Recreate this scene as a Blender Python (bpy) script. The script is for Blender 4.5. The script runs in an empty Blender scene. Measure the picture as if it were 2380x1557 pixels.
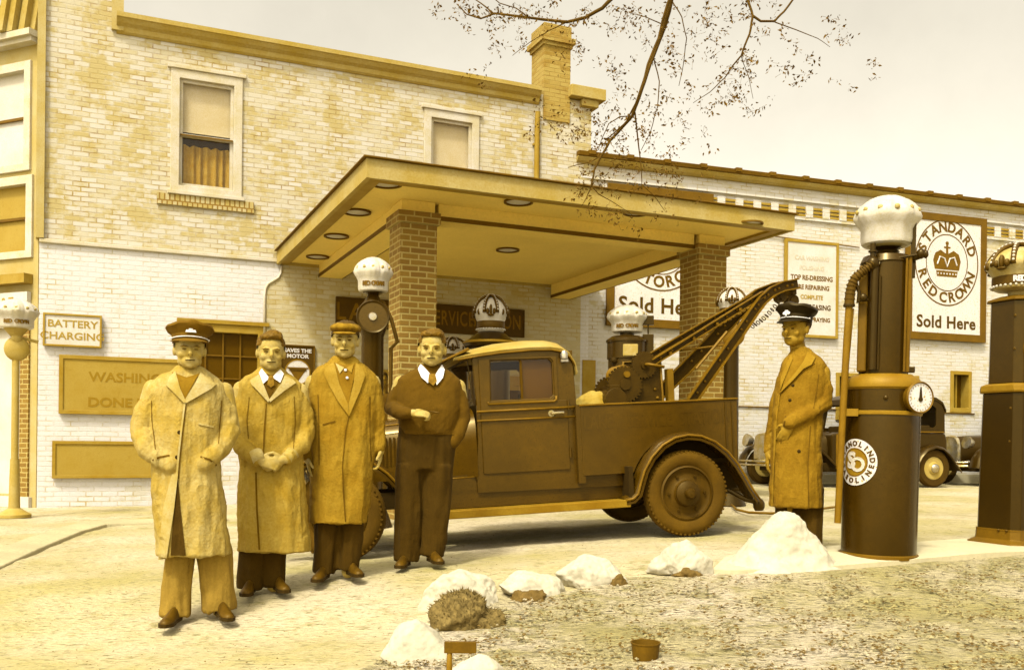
import bpy, bmesh, math, random
import numpy as np
from math import sin, cos, pi, radians, atan2, hypot, sqrt
from mathutils import Vector, Matrix, noise
from mathutils.bvhtree import BVHTree
random.seed(7)
S = bpy.context.scene
COL = S.collection
# ------------------------------------------------------------------ camera
TH = radians(.6); ZC = .85; FP = 2200.; CX = 1190.; CY = 1030.
cam = bpy.data.cameras.new('camera'); camo = bpy.data.objects.new('camera', cam); COL.objects.link(camo)
cam.lens = FP/2380*36; cam.sensor_width = 36; cam.sensor_fit = 'HORIZONTAL'
cam.shift_y = (CY-778.5)/2380; cam.clip_end = 2000; cam.clip_start = .1
camo.matrix_world = Matrix.Translation((0, 0, ZC)) @ Matrix.Rotation(radians(90), 4, 'X') @ Matrix.Rotation(TH, 4, 'Z')
S.camera = camo
# ------------------------------------------------------------------ sky and sun
SUN_EL = radians(56); SUN_AZ = radians(205)     # azimuth of the sun measured clockwise from +Y
w = bpy.data.worlds.new('World'); S.world = w; w.use_nodes = True
nt = w.node_tree; nt.nodes.clear()
wo = nt.nodes.new('ShaderNodeOutputWorld'); bg = nt.nodes.new('ShaderNodeBackground'); bg.inputs[1].default_value = .15
sky = nt.nodes.new('ShaderNodeTexSky'); sky.sky_type = 'NISHITA'; sky.sun_disc = False
sky.sun_elevation = SUN_EL; sky.sun_rotation = SUN_AZ; sky.air_density = 1.0; sky.dust_density = 4.0
bw = nt.nodes.new('ShaderNodeRGBToBW'); tint = nt.nodes.new('ShaderNodeMix'); tint.data_type = 'RGBA'; tint.blend_type = 'MULTIPLY'
tint.inputs[0].default_value = 1; tint.inputs[7].default_value = (1, .925, .76, 1)
nt.links.new(sky.outputs[0], bw.inputs[0]); cn = nt.nodes.new('ShaderNodeTexNoise'); cn.inputs['Scale'].default_value = 5; cn.inputs['Detail'].default_value = 9; cn.inputs['Roughness'].default_value = .62
cr = nt.nodes.new('ShaderNodeMapRange'); cr.inputs[1].default_value = .3; cr.inputs[2].default_value = .7; cr.inputs[3].default_value = .93; cr.inputs[4].default_value = 1.06
cm = nt.nodes.new('ShaderNodeMath'); cm.operation = 'MULTIPLY'; ct = nt.nodes.new('ShaderNodeTexCoord'); nt.links.new(ct.outputs['Generated'], cn.inputs['Vector'])
nt.links.new(cn.outputs[0], cr.inputs[0]); nt.links.new(cr.outputs[0], cm.inputs[0]); nt.links.new(bw.outputs[0], cm.inputs[1]); nt.links.new(cm.outputs[0], tint.inputs[6]); nt.links.new(tint.outputs[2], bg.inputs[0]); nt.links.new(bg.outputs[0], wo.inputs[0])
sl = bpy.data.lights.new('sun', 'SUN'); sl.energy = 1.3; sl.angle = radians(7); sl.color = (1, .95, .84)
so = bpy.data.objects.new('sun', sl); COL.objects.link(so)
sd = Vector((sin(SUN_AZ)*cos(SUN_EL), cos(SUN_AZ)*cos(SUN_EL), sin(SUN_EL)))
so.rotation_euler = sd.to_track_quat('Z', 'Y').to_euler()
S.view_settings.view_transform = 'Standard'; S.view_settings.look = 'None'; S.view_settings.exposure = 1.6; S.view_settings.gamma = 1
# ------------------------------------------------------------------ measuring helpers
def ray(X, Y):
    a = (X-CX)/FP; b = (CY-Y)/FP
    return Vector((a*cos(TH)-b*sin(TH), 1., a*sin(TH)+b*cos(TH)))
def W(X, Y, D):
    r = ray(X, Y); return Vector((r.x*D, D, ZC+r.z*D))
def ss(t): t = min(1, max(0, t)); return t*t*(3-2*t)
def G(x, y): return .10-.27*ss((2.6-x)/6.5)-.12*min(1.3, max(0, 6.5-y))
def hit(X, Y):
    r = ray(X, Y); D = 5.
    for i in range(80): D = .5*D+.5*(G(r.x*D, D)-ZC)/r.z
    return Vector((r.x*D, D, G(r.x*D, D)))
# ------------------------------------------------------------------ tones (the print is sepia: one brown ramp)
TAB = [(0, .48, .02), (.22, .51, .012), (.32, .62, .045), (.42, .74, .16), (.50, .85, .42), (.57, .93, .74), (.64, .97, .95), (1, .98, .97)]
ALB = .78
def sp(v):
    for i in range(len(TAB)-1):
        if v <= TAB[i+1][0]:
            a, b = TAB[i], TAB[i+1]; t = (v-a[0])/(b[0]-a[0])
            v *= ALB; return (v, v*(a[1]+(b[1]-a[1])*t), v*(a[2]+(b[2]-a[2])*t), 1)
    return (v, v*.95, v*.72, 1)
class NT:
    def __init__(s, name):
        s.m = bpy.data.materials.new(name); s.m.use_nodes = True; s.t = s.m.node_tree; s.n = s.t.nodes
        s.b = s.n['Principled BSDF']; s.tc = s.n.new('ShaderNodeTexCoord')
    def new(s, k, **kw):
        x = s.n.new(k)
        for a, v in kw.items(): setattr(x, a, v)
        return x
    def l(s, a, b): s.t.links.new(a, b)
    def noise(s, scale, detail=4, vec=None, rough=.6):
        x = s.new('ShaderNodeTexNoise'); x.inputs['Scale'].default_value = scale; x.inputs['Detail'].default_value = detail; x.inputs['Roughness'].default_value = rough
        s.l(vec or s.tc.outputs['Object'], x.inputs['Vector']); return x.outputs['Fac']
    def ramp(s, f, lo, hi, a=0, b=1):
        x = s.new('ShaderNodeMapRange'); x.inputs[1].default_value = lo; x.inputs[2].default_value = hi; x.inputs[3].default_value = a; x.inputs[4].default_value = b
        s.l(f, x.inputs[0]); return x.outputs[0]
    def mix(s, f, a, b, bt='MIX'):
        x = s.new('ShaderNodeMix', data_type='RGBA', blend_type=bt)
        for v, i in ((f, 0), (a, 6), (b, 7)):
            if hasattr(v, 'is_linked'): s.l(v, x.inputs[i])
            else: x.inputs[i].default_value = v
        return x.outputs[2]
    def bump(s, h, dist, st=.6):
        x = s.new('ShaderNodeBump'); x.inputs['Strength'].default_value = st; x.inputs['Distance'].default_value = dist
        s.l(h, x.inputs['Height']); s.l(x.outputs[0], s.b.inputs['Normal'])
def mat(name, v, v2=None, sc=3, rough=.8, bump=0, bsc=40, spec=None, metal=0, speck=0, speck_v=None, spsc=60, hue=None, cloth=0, wear=.42):
    k = NT(name); sp = (lambda q: (q, q*hue[0], q*hue[1], 1)) if hue else globals()['sp']
    v2 = v*.8 if v2 is None else v2
    c = k.mix(k.ramp(k.noise(sc, 6), .35, .65), sp(v), sp(v2))
    fine = k.noise(bsc*2, 3)
    c = k.mix(k.ramp(fine, .35, .65, 0, .35), c, sp(v2*.8))
    if wear:
        c = k.mix(k.ramp(k.noise(38, 4, rough=.75), .56, .70, 0, wear), c, sp(v*.62)); c = k.mix(k.ramp(k.noise(7.3, 6, rough=.7), .55, .75, 0, wear*.9), c, sp(v*.72))
    if speck:
        c = k.mix(k.ramp(k.noise(spsc, 2, rough=.4), .64-speck*.05, .70), c, sp(speck_v if speck_v is not None else v*.5))
    k.l(c, k.b.inputs['Base Color']); k.b.inputs['Roughness'].default_value = rough; k.b.inputs['Metallic'].default_value = metal
    k.b.inputs['Specular IOR Level'].default_value = .3 if spec is None else spec*.7; k.b.inputs['Specular Tint'].default_value = (1, .78, .34, 1)
    if cloth:
        m1 = k.new('ShaderNodeMapping'); m1.inputs['Scale'].default_value = (1, 1, .22); k.l(k.tc.outputs['Object'], m1.inputs[0])
        m2 = k.new('ShaderNodeMapping'); m2.inputs['Scale'].default_value = (1, 1, .55); m2.inputs['Rotation'].default_value = (0, .7, 0); k.l(k.tc.outputs['Object'], m2.inputs[0])
        n1 = k.noise(11, 2, m1.outputs[0], .45); n2 = k.noise(6.5, 2, m2.outputs[0], .45); rg = k.new('ShaderNodeMath', operation='ABSOLUTE'); sb = k.new('ShaderNodeMath', operation='SUBTRACT'); k.l(n2, sb.inputs[0]); sb.inputs[1].default_value = .5; k.l(sb.outputs[0], rg.inputs[0])
        ad = k.new('ShaderNodeMath', operation='MULTIPLY_ADD'); k.l(rg.outputs[0], ad.inputs[0]); ad.inputs[1].default_value = -1.1; k.l(n1, ad.inputs[2])
        a3 = k.new('ShaderNodeMath', operation='MULTIPLY_ADD'); k.l(k.noise(70, 4), a3.inputs[0]); a3.inputs[1].default_value = .12; k.l(ad.outputs[0], a3.inputs[2]); k.bump(a3.outputs[0], cloth, 1.0)
    elif bump: k.bump(k.noise(bsc, 5), bump)
    return k.m
def brick(name, v, v2, mort, worn=None, worn_mort=None, amt=.5, bw_=.22, rh=.075, ms=.010, relief=.006, sc=1.1, rough=.85):
    k = NT(name)
    sx = k.new('ShaderNodeSeparateXYZ'); k.l(k.tc.outputs['Object'], sx.inputs[0])
    ad = k.new('ShaderNodeMath', operation='ADD'); k.l(sx.outputs[0], ad.inputs[0]); k.l(sx.outputs[1], ad.inputs[1])
    # a slightly wandering course line
    wn = k.ramp(k.noise(1.7, 2), 0, 1, -.012, .012)
    az = k.new('ShaderNodeMath', operation='ADD'); k.l(sx.outputs[2], az.inputs[0]); k.l(wn, az.inputs[1])
    cb = k.new('ShaderNodeCombineXYZ'); k.l(ad.outputs[0], cb.inputs[0]); k.l(az.outputs[0], cb.inputs[1])
    bt = k.new('ShaderNodeTexBrick'); k.l(cb.outputs[0], bt.inputs['Vector'])
    bt.inputs['Scale'].default_value = 1; bt.inputs['Brick Width'].default_value = bw_; bt.inputs['Row Height'].default_value = rh
    bt.inputs['Mortar Size'].default_value = ms; bt.inputs['Mortar Smooth'].default_value = .3; bt.offset = .5
    bt.inputs['Color1'].default_value = (0, 0, 0, 1); bt.inputs['Color2'].default_value = (1, 1, 1, 1); bt.inputs['Mortar'].default_value = (.5, .5, .5, 1)
    c = k.mix(bt.outputs['Color'], sp(v), sp(v2)); m = sp(mort)
    if worn is not None:
        n1 = k.noise(sc, 5); n2 = k.noise(9, 3, cb.outputs[0])
        a = k.new('ShaderNodeMath', operation='ADD'); k.l(n1, a.inputs[0]); k.l(k.ramp(bt.outputs['Color'], 0, 1, -.09, .09), a.inputs[1])
        a2 = k.new('ShaderNodeMath', operation='ADD'); k.l(a.outputs[0], a2.inputs[0]); k.l(k.ramp(n2, .3, .7, -.09, .09), a2.inputs[1])
        f = k.ramp(a2.outputs[0], .62-amt*.3, .76-amt*.3)
        c = k.mix(f, c, sp(worn)); m = k.mix(k.ramp(k.noise(sc*2.6, 5), .42, .62), m, sp(worn_mort))
    # mortar shows only here and there through old paint
    mf = k.new('ShaderNodeMath', operation='MULTIPLY'); k.l(bt.outputs['Fac'], mf.inputs[0])
    if worn is not None or amt < 0: k.l(k.ramp(k.noise(2.6, 6, rough=.7), .46, .66, .10, 1), mf.inputs[1])
    else: mf.inputs[1].default_value = 1
    c = k.mix(mf.outputs[0], c, m)
    c = k.mix(k.ramp(k.noise(90, 3), .5, .75, 0, .3), c, sp(v2*.7))
    k.l(c, k.b.inputs['Base Color']); k.b.inputs['Roughness'].default_value = rough
    h = k.new('ShaderNodeMath', operation='MULTIPLY_ADD'); k.l(bt.outputs['Fac'], h.inputs[0]); h.inputs[1].default_value = -1
    k.l(k.ramp(k.noise(60, 4), 0, 1, 0, .7), h.inputs[2]); k.bump(h.outputs[0], relief, .8)
    return k.m
MT = {}
def mk():
    A = MT
    A['wall_up'] = brick('old_painted_brick', .59, .52, .40, .47, .22, .46, sc=1.9)
    A['wall_lo'] = brick('white_painted_brick', .68, .64, .54, .58, .42, .12, sc=1.2, relief=.004)
    A['wall_far'] = brick('whitewashed_brick', .62, .58, .46, .52, .38, .15, sc=1.0, relief=.004)
    A['wall_tan'] = brick('tan_brick', .54, .50, .42, .47, .36, .3, relief=.004)
    A['chim'] = brick('weathered_chimney_brick', .42, .34, .26, .30, .2, .4)
    A['pillar'] = brick('brown_face_brick', .27, .21, .43, bw_=.21, rh=.073, ms=.011, relief=.008)
    A['soldier'] = brick('painted_soldier_brick', .5, .42, .25, bw_=.075, rh=.4, ms=.012)
    A['dentil'] = mat('painted_dentil', .62, .5, 4)
    A['corn'] = mat('weathered_cornice_metal', .46, .40, 2, bump=.003, bsc=12)
    A['corn2'] = mat('dark_coping', .17, .11, 3, bump=.004, bsc=10)
    A['trim'] = mat('white_trim_paint', .62, .54, 3, .6, bump=.001)
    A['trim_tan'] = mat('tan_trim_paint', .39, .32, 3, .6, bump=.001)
    A['trim_dk'] = mat('brown_trim_paint', .17, .12, 3, .6, bump=.001)
    A['soffit'] = mat('canopy_soffit_plaster', .80, .72, 1.2, .85, bump=.004, bsc=14, hue=(.76, .20))
    A['fascia'] = mat('canopy_fascia_board', .47, .40, 2, .75, bump=.002, bsc=20)
    A['sign_w'] = mat('enamel_white', .74, .66, 2, .35, speck=.3, speck_v=.4, wear=.12)
    A['sign_faded'] = mat('faded_sign_board', .70, .6, 2, .6)
    A['letter_faded'] = mat('faded_lettering', .42, .34, 6, .7)
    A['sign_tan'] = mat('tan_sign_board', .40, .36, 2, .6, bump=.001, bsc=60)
    A['letter_tan'] = mat('worn_tan_lettering', .31, .28, 4, .7)
    A['letter_dk'] = mat('dark_enamel_lettering', .09, .07, 6, .5)
    A['letter_dk2'] = mat('faded_dark_lettering', .19, .13, 6, .6)
    A['ring_brown'] = mat('brown_enamel', .15, .10, 6, .5)
    A['sign_dk'] = mat('dark_sign_board', .085, .06, 4, .6, bump=.001)
    A['letter_lt'] = mat('dull_light_lettering', .24, .17, 5, .6)
    A['glassdk'] = mat('dark_window_glass', .10, .075, 1, .2, spec=.12, wear=.12)
    A['shade'] = mat('window_blind_cloth', .64, .57, 1.5, .8, bump=.001, wear=.12)
    A['curt'] = mat('lace_curtain', .43, .34, 8, .9, bump=.002)
    A['truck'] = mat('dusty_truck_paint', .095, .055, 1.6, .26, bump=.0012, bsc=9, spec=.75, speck=.5, speck_v=.04, spsc=90)
    A['truck2'] = mat('dusty_fender_paint', .048, .07, 3, .26, bump=.0008, bsc=14, spec=.75, speck=.5, speck_v=.03, spsc=90)
    A['roof'] = mat('highlit_cab_roof_fabric', .45, .36, 3, .55, bump=.001)  # light falling on the cab top put into the pale base colour
    A['tyre'] = mat('dusty_rubber', .125, .08, 6, .85, bump=.002, bsc=60)
    A['rim'] = mat('wheel_disc_paint', .085, .06, 5, .5)
    A['steel'] = mat('greasy_steel', .06, .04, 9, .45, bump=.002, bsc=50)
    A['steel_lt'] = mat('worn_steel_edge', .22, .14, 9, .45, bump=.001)
    A['chrome'] = mat('dull_nickel', .6, .45, 9, .25, metal=.8)
    A['inner'] = mat('dark_cab_trim', .03, .022, 4, .8)
    A['canvas'] = mat('pale_canvas', .42, .34, 4, .9, bump=.006, bsc=9)
    A['pump'] = mat('pump_enamel', .046, .032, 2.2, .26, bump=.0006, bsc=12, spec=.5, speck=.5, speck_v=.03, spsc=70)
    A['pump2'] = mat('pump_dark_enamel', .034, .024, 2.2, .3, bump=.0006, bsc=12, spec=.45, speck=.5, speck_v=.02, spsc=60)
    A['pump_lt'] = mat('pump_band_enamel', .30, .22, 4, .5)
    A['pump_md'] = mat('pump_tan_enamel', .17, .12, 4, .5)
    A['globe'] = mat('milk_glass', .62, .56, 4, .35, wear=.12)
    A['globe_tan'] = mat('stained_milk_glass', .5, .4, 5, .4)
    A['hose'] = mat('ribbed_hose_rubber', .10, .07, 8, .7, bump=.003, bsc=70)
    A['pipe'] = mat('tan_pipe_paint', .24, .17, 5, .6, bump=.001)
    A['skin'] = mat('skin', .47, .40, 14, .6, bump=.001, bsc=60, wear=.12)
    A['skin2'] = mat('tanned_skin', .34, .28, 14, .6, bump=.001, bsc=60, wear=.12)
    A['coat1'] = mat('light_cotton_duster_cloth', .46, .38, 5, .9, bump=.003, bsc=30, cloth=0.05)
    A['coat2'] = mat('khaki_duster_cloth', .40, .33, 5, .9, bump=.003, bsc=30, cloth=0.05)
    A['coat3'] = mat('tan_overcoat_cloth', .33, .26, 5, .9, bump=.003, bsc=30, cloth=0.045)
    A['coat5'] = mat('drab_coat_cloth', .27, .19, 5, .9, bump=.003, bsc=30, cloth=0.045)
    A['lapel1'] = mat('light_lapel_cloth', .50, .42, 6, .9, bump=.002, bsc=40)
    A['lapel3'] = mat('tan_lapel_cloth', .36, .29, 6, .9, bump=.002, bsc=40)
    A['lapel5'] = mat('drab_lapel_cloth', .32, .25, 6, .9, bump=.002, bsc=40)
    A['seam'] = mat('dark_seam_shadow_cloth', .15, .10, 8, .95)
    A['swe'] = mat('brown_knit_wool', .115, .085, 8, .95, bump=.003, bsc=90, cloth=0.02)
    A['trd'] = mat('dark_trouser_wool', .058, .042, 6, .95, bump=.002, bsc=60, cloth=0.03)
    A['trm'] = mat('khaki_trouser_cotton', .25, .19, 6, .95, bump=.003, bsc=40, hue=(.62, .09), cloth=0.04)
    A['trb'] = mat('brown_trouser_wool', .06, .045, 6, .95, bump=.002, bsc=60, cloth=0.03)
    A['shoe'] = mat('dusty_leather', .12, .06, 14, .5, bump=.001)
    A['shirt_w'] = mat('white_shirt_cotton', .8, .72, 9, .9, wear=.12)
    A['shirt_t'] = mat('tan_work_shirt', .26, .19, 9, .9, bump=.002)
    A['tie'] = mat('brown_patterned_tie', .12, .25, 40, .7)
    A['hair'] = mat('combed_brown_hair', .19, .10, 22, .6, bump=.004, bsc=60)
    A['hair_d'] = mat('dark_hair', .08, .05, 22, .6, bump=.004, bsc=60)
    A['cap1'] = mat('brown_cap_cloth', .17, .12, 12, .85, bump=.001)
    A['cap3'] = mat('checked_cap_tweed', .14, .3, 26, .95, bump=.002, bsc=70)
    A['cap5'] = mat('black_cap_cloth', .012, .008, 12, .55, wear=.12)
    A['badge'] = mat('white_badge_enamel', .85, .75, 9, .4, wear=.12)
    A['eye'] = mat('shaded_eye', .12, .09, 9, .8)
    A['dark'] = mat('dark_feature', .035, .025, 9, .8)
    A['lip'] = mat('lip', .17, .13, 9, .7)
    A['rock'] = mat('whitewashed_stone', .45, .36, 4, .9, bump=.014, bsc=12, speck=.5, speck_v=.34, spsc=30, hue=(.91, .66))
    A['rock_b'] = mat('bare_clay_clod', .14, .08, 9, .95, bump=.02, bsc=14, hue=(.62, .16))
    A['bark'] = mat('tree_bark', .10, .06, 9, .9, bump=.004, bsc=30)
    A['leaf'] = mat('leaf', .08, .14, 3, .7)
    A['straw'] = mat('matted_dry_weeds', .20, .08, 34, .95, bump=.02, bsc=25, hue=(.70, .22))
    A['tin'] = mat('rusty_tin', .16, .09, 9, .7, bump=.002)
    A['conc'] = mat('pale_concrete', .50, .42, 1.5, .9, bump=.006, bsc=14, speck=.3, speck_v=.4, spsc=50, hue=(.88, .54))
    A['curb'] = mat('curb_concrete', .42, .33, 2, .9, bump=.010, bsc=14, speck=.4, speck_v=.25, spsc=40, hue=(.87, .5))
    A['front_pale'] = mat('pale_front_paint', .50, .44, 2, .8, bump=.002)
    A['stand'] = mat('pale_stand_paint', .45, .40, 4, .6)
    A['gray_crack'] = mat('crack_fill', .3, .2, 9, .95)
    def sg(v): return (v, v*.84, v*(.27+.30*max(0, min(1, (v-.30)/.14))), 1)
    # ground: pale packed gravel with stones, stains and scuffs
    def earth(name, v, v2, v3, sc, cover, spots, relief):
        k = NT(name)
        big = k.noise(sc, 7, rough=.65)
        c = k.mix(k.ramp(big, .40, .62), sg(v), sg(v2))
        mid = k.noise(sc*7, 6, rough=.7)
        c = k.mix(k.ramp(mid, .62-cover, .72-cover*.8, 0, .85), c, sg(v2*.8))
        mp = k.new('ShaderNodeMapping'); mp.inputs['Scale'].default_value = (1, 2.2, 1); k.l(k.tc.outputs['Object'], mp.inputs[0])
        fi = k.noise(sc*34, 4, mp.outputs[0], rough=.55)
        c = k.mix(k.ramp(fi, .60-spots*.1, .68, 0, .9), c, sg(v3))
        vo = k.new('ShaderNodeTexVoronoi'); vo.inputs['Scale'].default_value = 95; k.l(k.tc.outputs['Object'], vo.inputs['Vector'])
        c = k.mix(k.ramp(vo.outputs['Distance'], .12, .5, .28, 0), c, sg(v3*1.3))
        k.l(c, k.b.inputs['Base Color']); k.b.inputs['Roughness'].default_value = .95
        a = k.new('ShaderNodeMath', operation='ADD'); k.l(mid, a.inputs[0]); k.l(fi, a.inputs[1]); k.bump(a.outputs[0], relief, .8)
        return k.m
    A['ground'] = earth('packed_gravel', .42, .30, .14, .55, .06, .5, .03)
    A['lawn'] = earth('dry_trampled_lawn', .46, .31, .08, .6, .14, .7, .09)
    k = NT('window_glass'); k.n.remove(k.b); tr = k.new('ShaderNodeBsdfTransparent'); tr.inputs[0].default_value = (.98, .95, .86, 1)
    gl = k.new('ShaderNodeBsdfGlossy'); gl.inputs['Roughness'].default_value = .05; gl.inputs[0].default_value = sp(.8); mx = k.new('ShaderNodeMixShader'); mx.inputs[0].default_value = .022
    k.l(tr.outputs[0], mx.inputs[1]); k.l(gl.outputs[0], mx.inputs[2]); k.l(mx.outputs[0], k.n['Material Output'].inputs[0]); A['glass'] = k.m
mk()
# ------------------------------------------------------------------ mesh helpers
class MB:
    def __init__(s): s.v = []; s.f = []
    def add(s, vs, fs, M=None):
        o = len(s.v)
        for v in vs:
            v = Vector(v); s.v.append(tuple(M @ v) if M is not None else tuple(v))
        s.f += [[i+o for i in f] for f in fs]; return s
    def box(s, x0, x1, y0, y1, z0, z1, M=None):
        return s.add([(x0,y0,z0),(x1,y0,z0),(x1,y1,z0),(x0,y1,z0),(x0,y0,z1),(x1,y0,z1),(x1,y1,z1),(x0,y1,z1)],
              [(3,2,1,0),(4,5,6,7),(0,1,5,4),(1,2,6,5),(2,3,7,6),(3,0,4,7)], M)
    def loft(s, rings, cap=True, M=None):
        n = len(rings[0]); vs = [p for r in rings for p in r]; fs = []
        for i in range(len(rings)-1):
            for j in range(n): fs.append((i*n+j, i*n+(j+1)%n, (i+1)*n+(j+1)%n, (i+1)*n+j))
        if cap: fs.append(tuple(range(n-1, -1, -1))); fs.append(tuple((len(rings)-1)*n+j for j in range(n)))
        return s.add(vs, fs, M)
    def ell(s, c, r, n=16, m=10, M=None):
        R = []
        for i in range(m+1):
            a = -pi/2+pi*i/m; k = max(cos(a), .02)
            R.append([(c[0]+r[0]*k*cos(2*pi*j/n), c[1]+r[1]*k*sin(2*pi*j/n), c[2]+r[2]*sin(a)) for j in range(n)])
        return s.loft(R, True, M)
    def tube(s, pts, r, n=8, M=None, cap=True, round_=False):
        pts = [Vector(p) for p in pts]; rs = r if isinstance(r, (list, tuple)) else [r]*len(pts)
        rings = []; up = None
        for i, p in enumerate(pts):
            d = (pts[min(i+1, len(pts)-1)]-pts[max(i-1, 0)]).normalized()
            if up is None: up = Vector((0, 0, 1)) if abs(d.z) < .9 else Vector((0, 1, 0))
            a = d.cross(up).normalized(); up = a.cross(d).normalized()
            ring = lambda q, k: [tuple(q+(a*cos(2*pi*j/n)+up*sin(2*pi*j/n))*k) for j in range(n)]
            if round_ and i == 0:
                for t in (1.45, 1.1, .6): rings.append(ring(p-d*rs[0]*sin(t), rs[0]*cos(t)))
            rings.append(ring(p, rs[i]))
            if round_ and i == len(pts)-1:
                for t in (.6, 1.1, 1.45): rings.append(ring(p+d*rs[-1]*sin(t), rs[-1]*cos(t)))
        rings = [list(reversed(q)) for q in rings]
        return s.loft(rings, cap, M)
    def lathe(s, prof, c=(0, 0, 0), n=32, M=None, mod=None):
        R = []
        for (r, z) in prof:
            R.append([(c[0]+max(r, 1e-4)*(mod(2*pi*j/n, z) if mod else 1)*cos(2*pi*j/n), c[1]+max(r, 1e-4)*(mod(2*pi*j/n, z) if mod else 1)*sin(2*pi*j/n), c[2]+z) for j in range(n)])
        return s.loft(R, True, M)
    def prism(s, poly, t0, t1, ax='y', M=None):
        # polygon in (a,b); extruded along ax
        def P(a, b, t): return (a, t, b) if ax == 'y' else ((a, b, t) if ax == 'z' else (t, a, b))
        n = len(poly); return s.add([P(a, b, t0) for a, b in poly]+[P(a, b, t1) for a, b in poly],
            [tuple(range(n)), tuple(range(2*n-1, n-1, -1))]+[(i, i+n, (i+1) % n+n, (i+1) % n) for i in range(n)], M)
    def holed(s, outer, holes, t0, t1, M=None):
        bm = bmesh.new(); es = []
        for L in [outer]+holes:
            vs = [bm.verts.new((a, 0, b)) for a, b in L]
            es += [bm.edges.new((vs[i], vs[(i+1) % len(vs)])) for i in range(len(vs))]
        bmesh.ops.triangle_fill(bm, use_beauty=True, use_dissolve=False, edges=es, normal=(0, -1, 0))
        bm.verts.index_update(); vs = [v.co.copy() for v in bm.verts]; fs = [[v.index for v in f.verts] for f in bm.faces]
        be = [(e.verts[0].index, e.verts[1].index) for e in bm.edges if len(e.link_faces) == 1]; n = len(vs); bm.free()
        return s.add([(v.x, t0, v.z) for v in vs]+[(v.x, t1, v.z) for v in vs], [f for f in fs]+[[i+n for i in reversed(f)] for f in fs]+[(a, b, b+n, a+n) for a, b in be], M)
    def mesh(s, name):
        me = bpy.data.meshes.new(name); me.from_pydata(s.v, [], s.f); me.validate()
        bm = bmesh.new(); bm.from_mesh(me); bmesh.ops.recalc_face_normals(bm, faces=bm.faces); bm.to_mesh(me); bm.free(); return me
    def build(s, name, m, parent=None, smooth=False, bevel=0, mw=None):
        return mkobj(name, s.mesh(name), m, parent, smooth, bevel, mw)
def mkobj(name, me, m, parent=None, smooth=False, bevel=0, mw=None):
    o = bpy.data.objects.new(name, me); COL.objects.link(o)
    if m: me.materials.clear(); me.materials.append(MT[m] if isinstance(m, str) else m)
    if parent: o.parent = parent
    if mw is not None: o.matrix_world = mw
    if smooth:
        for p in me.polygons: p.use_smooth = True
        if smooth == 'auto':
            md = o.modifiers.new('split', 'EDGE_SPLIT'); md.split_angle = radians(38)
    if bevel:
        b = o.modifiers.new('bevel', 'BEVEL'); b.width = bevel; b.segments = 2; b.limit_method = 'ANGLE'; b.angle_limit = radians(40)
    return o
def tag(o, label=None, cat=None, group=None, kind=None):
    if label: o['label'] = label
    if cat: o['category'] = cat
    if group: o['group'] = group
    if kind: o['kind'] = kind
    return o
def thing(name, label, cat, M=None, group=None):
    o = bpy.data.objects.new(name, None); COL.objects.link(o); o.empty_display_size = .1
    if M is not None: o.matrix_world = M
    return tag(o, label, cat, group)
def frame(o, ang, tilt=0):
    return Matrix.Translation(Vector(o)) @ Matrix.Rotation(ang, 4, 'Z') @ Matrix.Rotation(-tilt, 4, 'Y')
def text_part(txt, size, m, parent, M, name='lettering', bold=.0, ext=.002, align='CENTER', stretch=1.0, space=1.0, serif=False):
    cu = bpy.data.curves.new('t', 'FONT'); cu.body = txt; cu.size = size; cu.extrude = ext; cu.offset = bold; cu.align_x = align; cu.align_y = 'CENTER'
    cu.resolution_u = 3; cu.space_character = space
    t = bpy.data.objects.new('t', cu); COL.objects.link(t); bpy.context.view_layer.update()
    me = bpy.data.meshes.new_from_object(t.evaluated_get(bpy.context.evaluated_depsgraph_get())); bpy.data.objects.remove(t); bpy.data.curves.remove(cu)
    me.transform(Matrix.Scale(stretch, 4, (1, 0, 0))); me.transform(Matrix.Rotation(radians(90), 4, 'X'))   # reads from -Y
    if parent is None or M is None: return me
    o = mkobj(name, me, m, parent); o.matrix_local = M; return o
def join_meshes(name, lst):
    bm = bmesh.new()
    for me, M in lst:
        me = me.copy(); me.transform(M); bm.from_mesh(me)
    r = bpy.data.meshes.new(name); bm.to_mesh(r); bm.free(); return r
def ring_text(txt, R, size, a0, a1, top=True, bold=.004, ext=.0015, sx=1.0):
    L = []; n = len(txt)
    for i, ch in enumerate(txt):
        if ch == ' ': continue
        a = radians(a0+(a1-a0)*(i/(n-1))); me = text_part(ch, size, None, None, None, bold=bold, ext=ext)
        L.append((me, Matrix.Translation((R*sx*cos(a), 0, R*sin(a))) @ Matrix.Rotation(-(a-(pi/2 if top else -pi/2)), 4, 'Y')))
    return join_meshes('ring_text', L)
def circle_poly(cx, cz, r, n=40, sx=1): return [(cx+r*sx*cos(2*pi*i/n), cz+r*sin(2*pi*i/n)) for i in range(n)]
def T(x, y, z): return Matrix.Translation((x, y, z))
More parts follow.
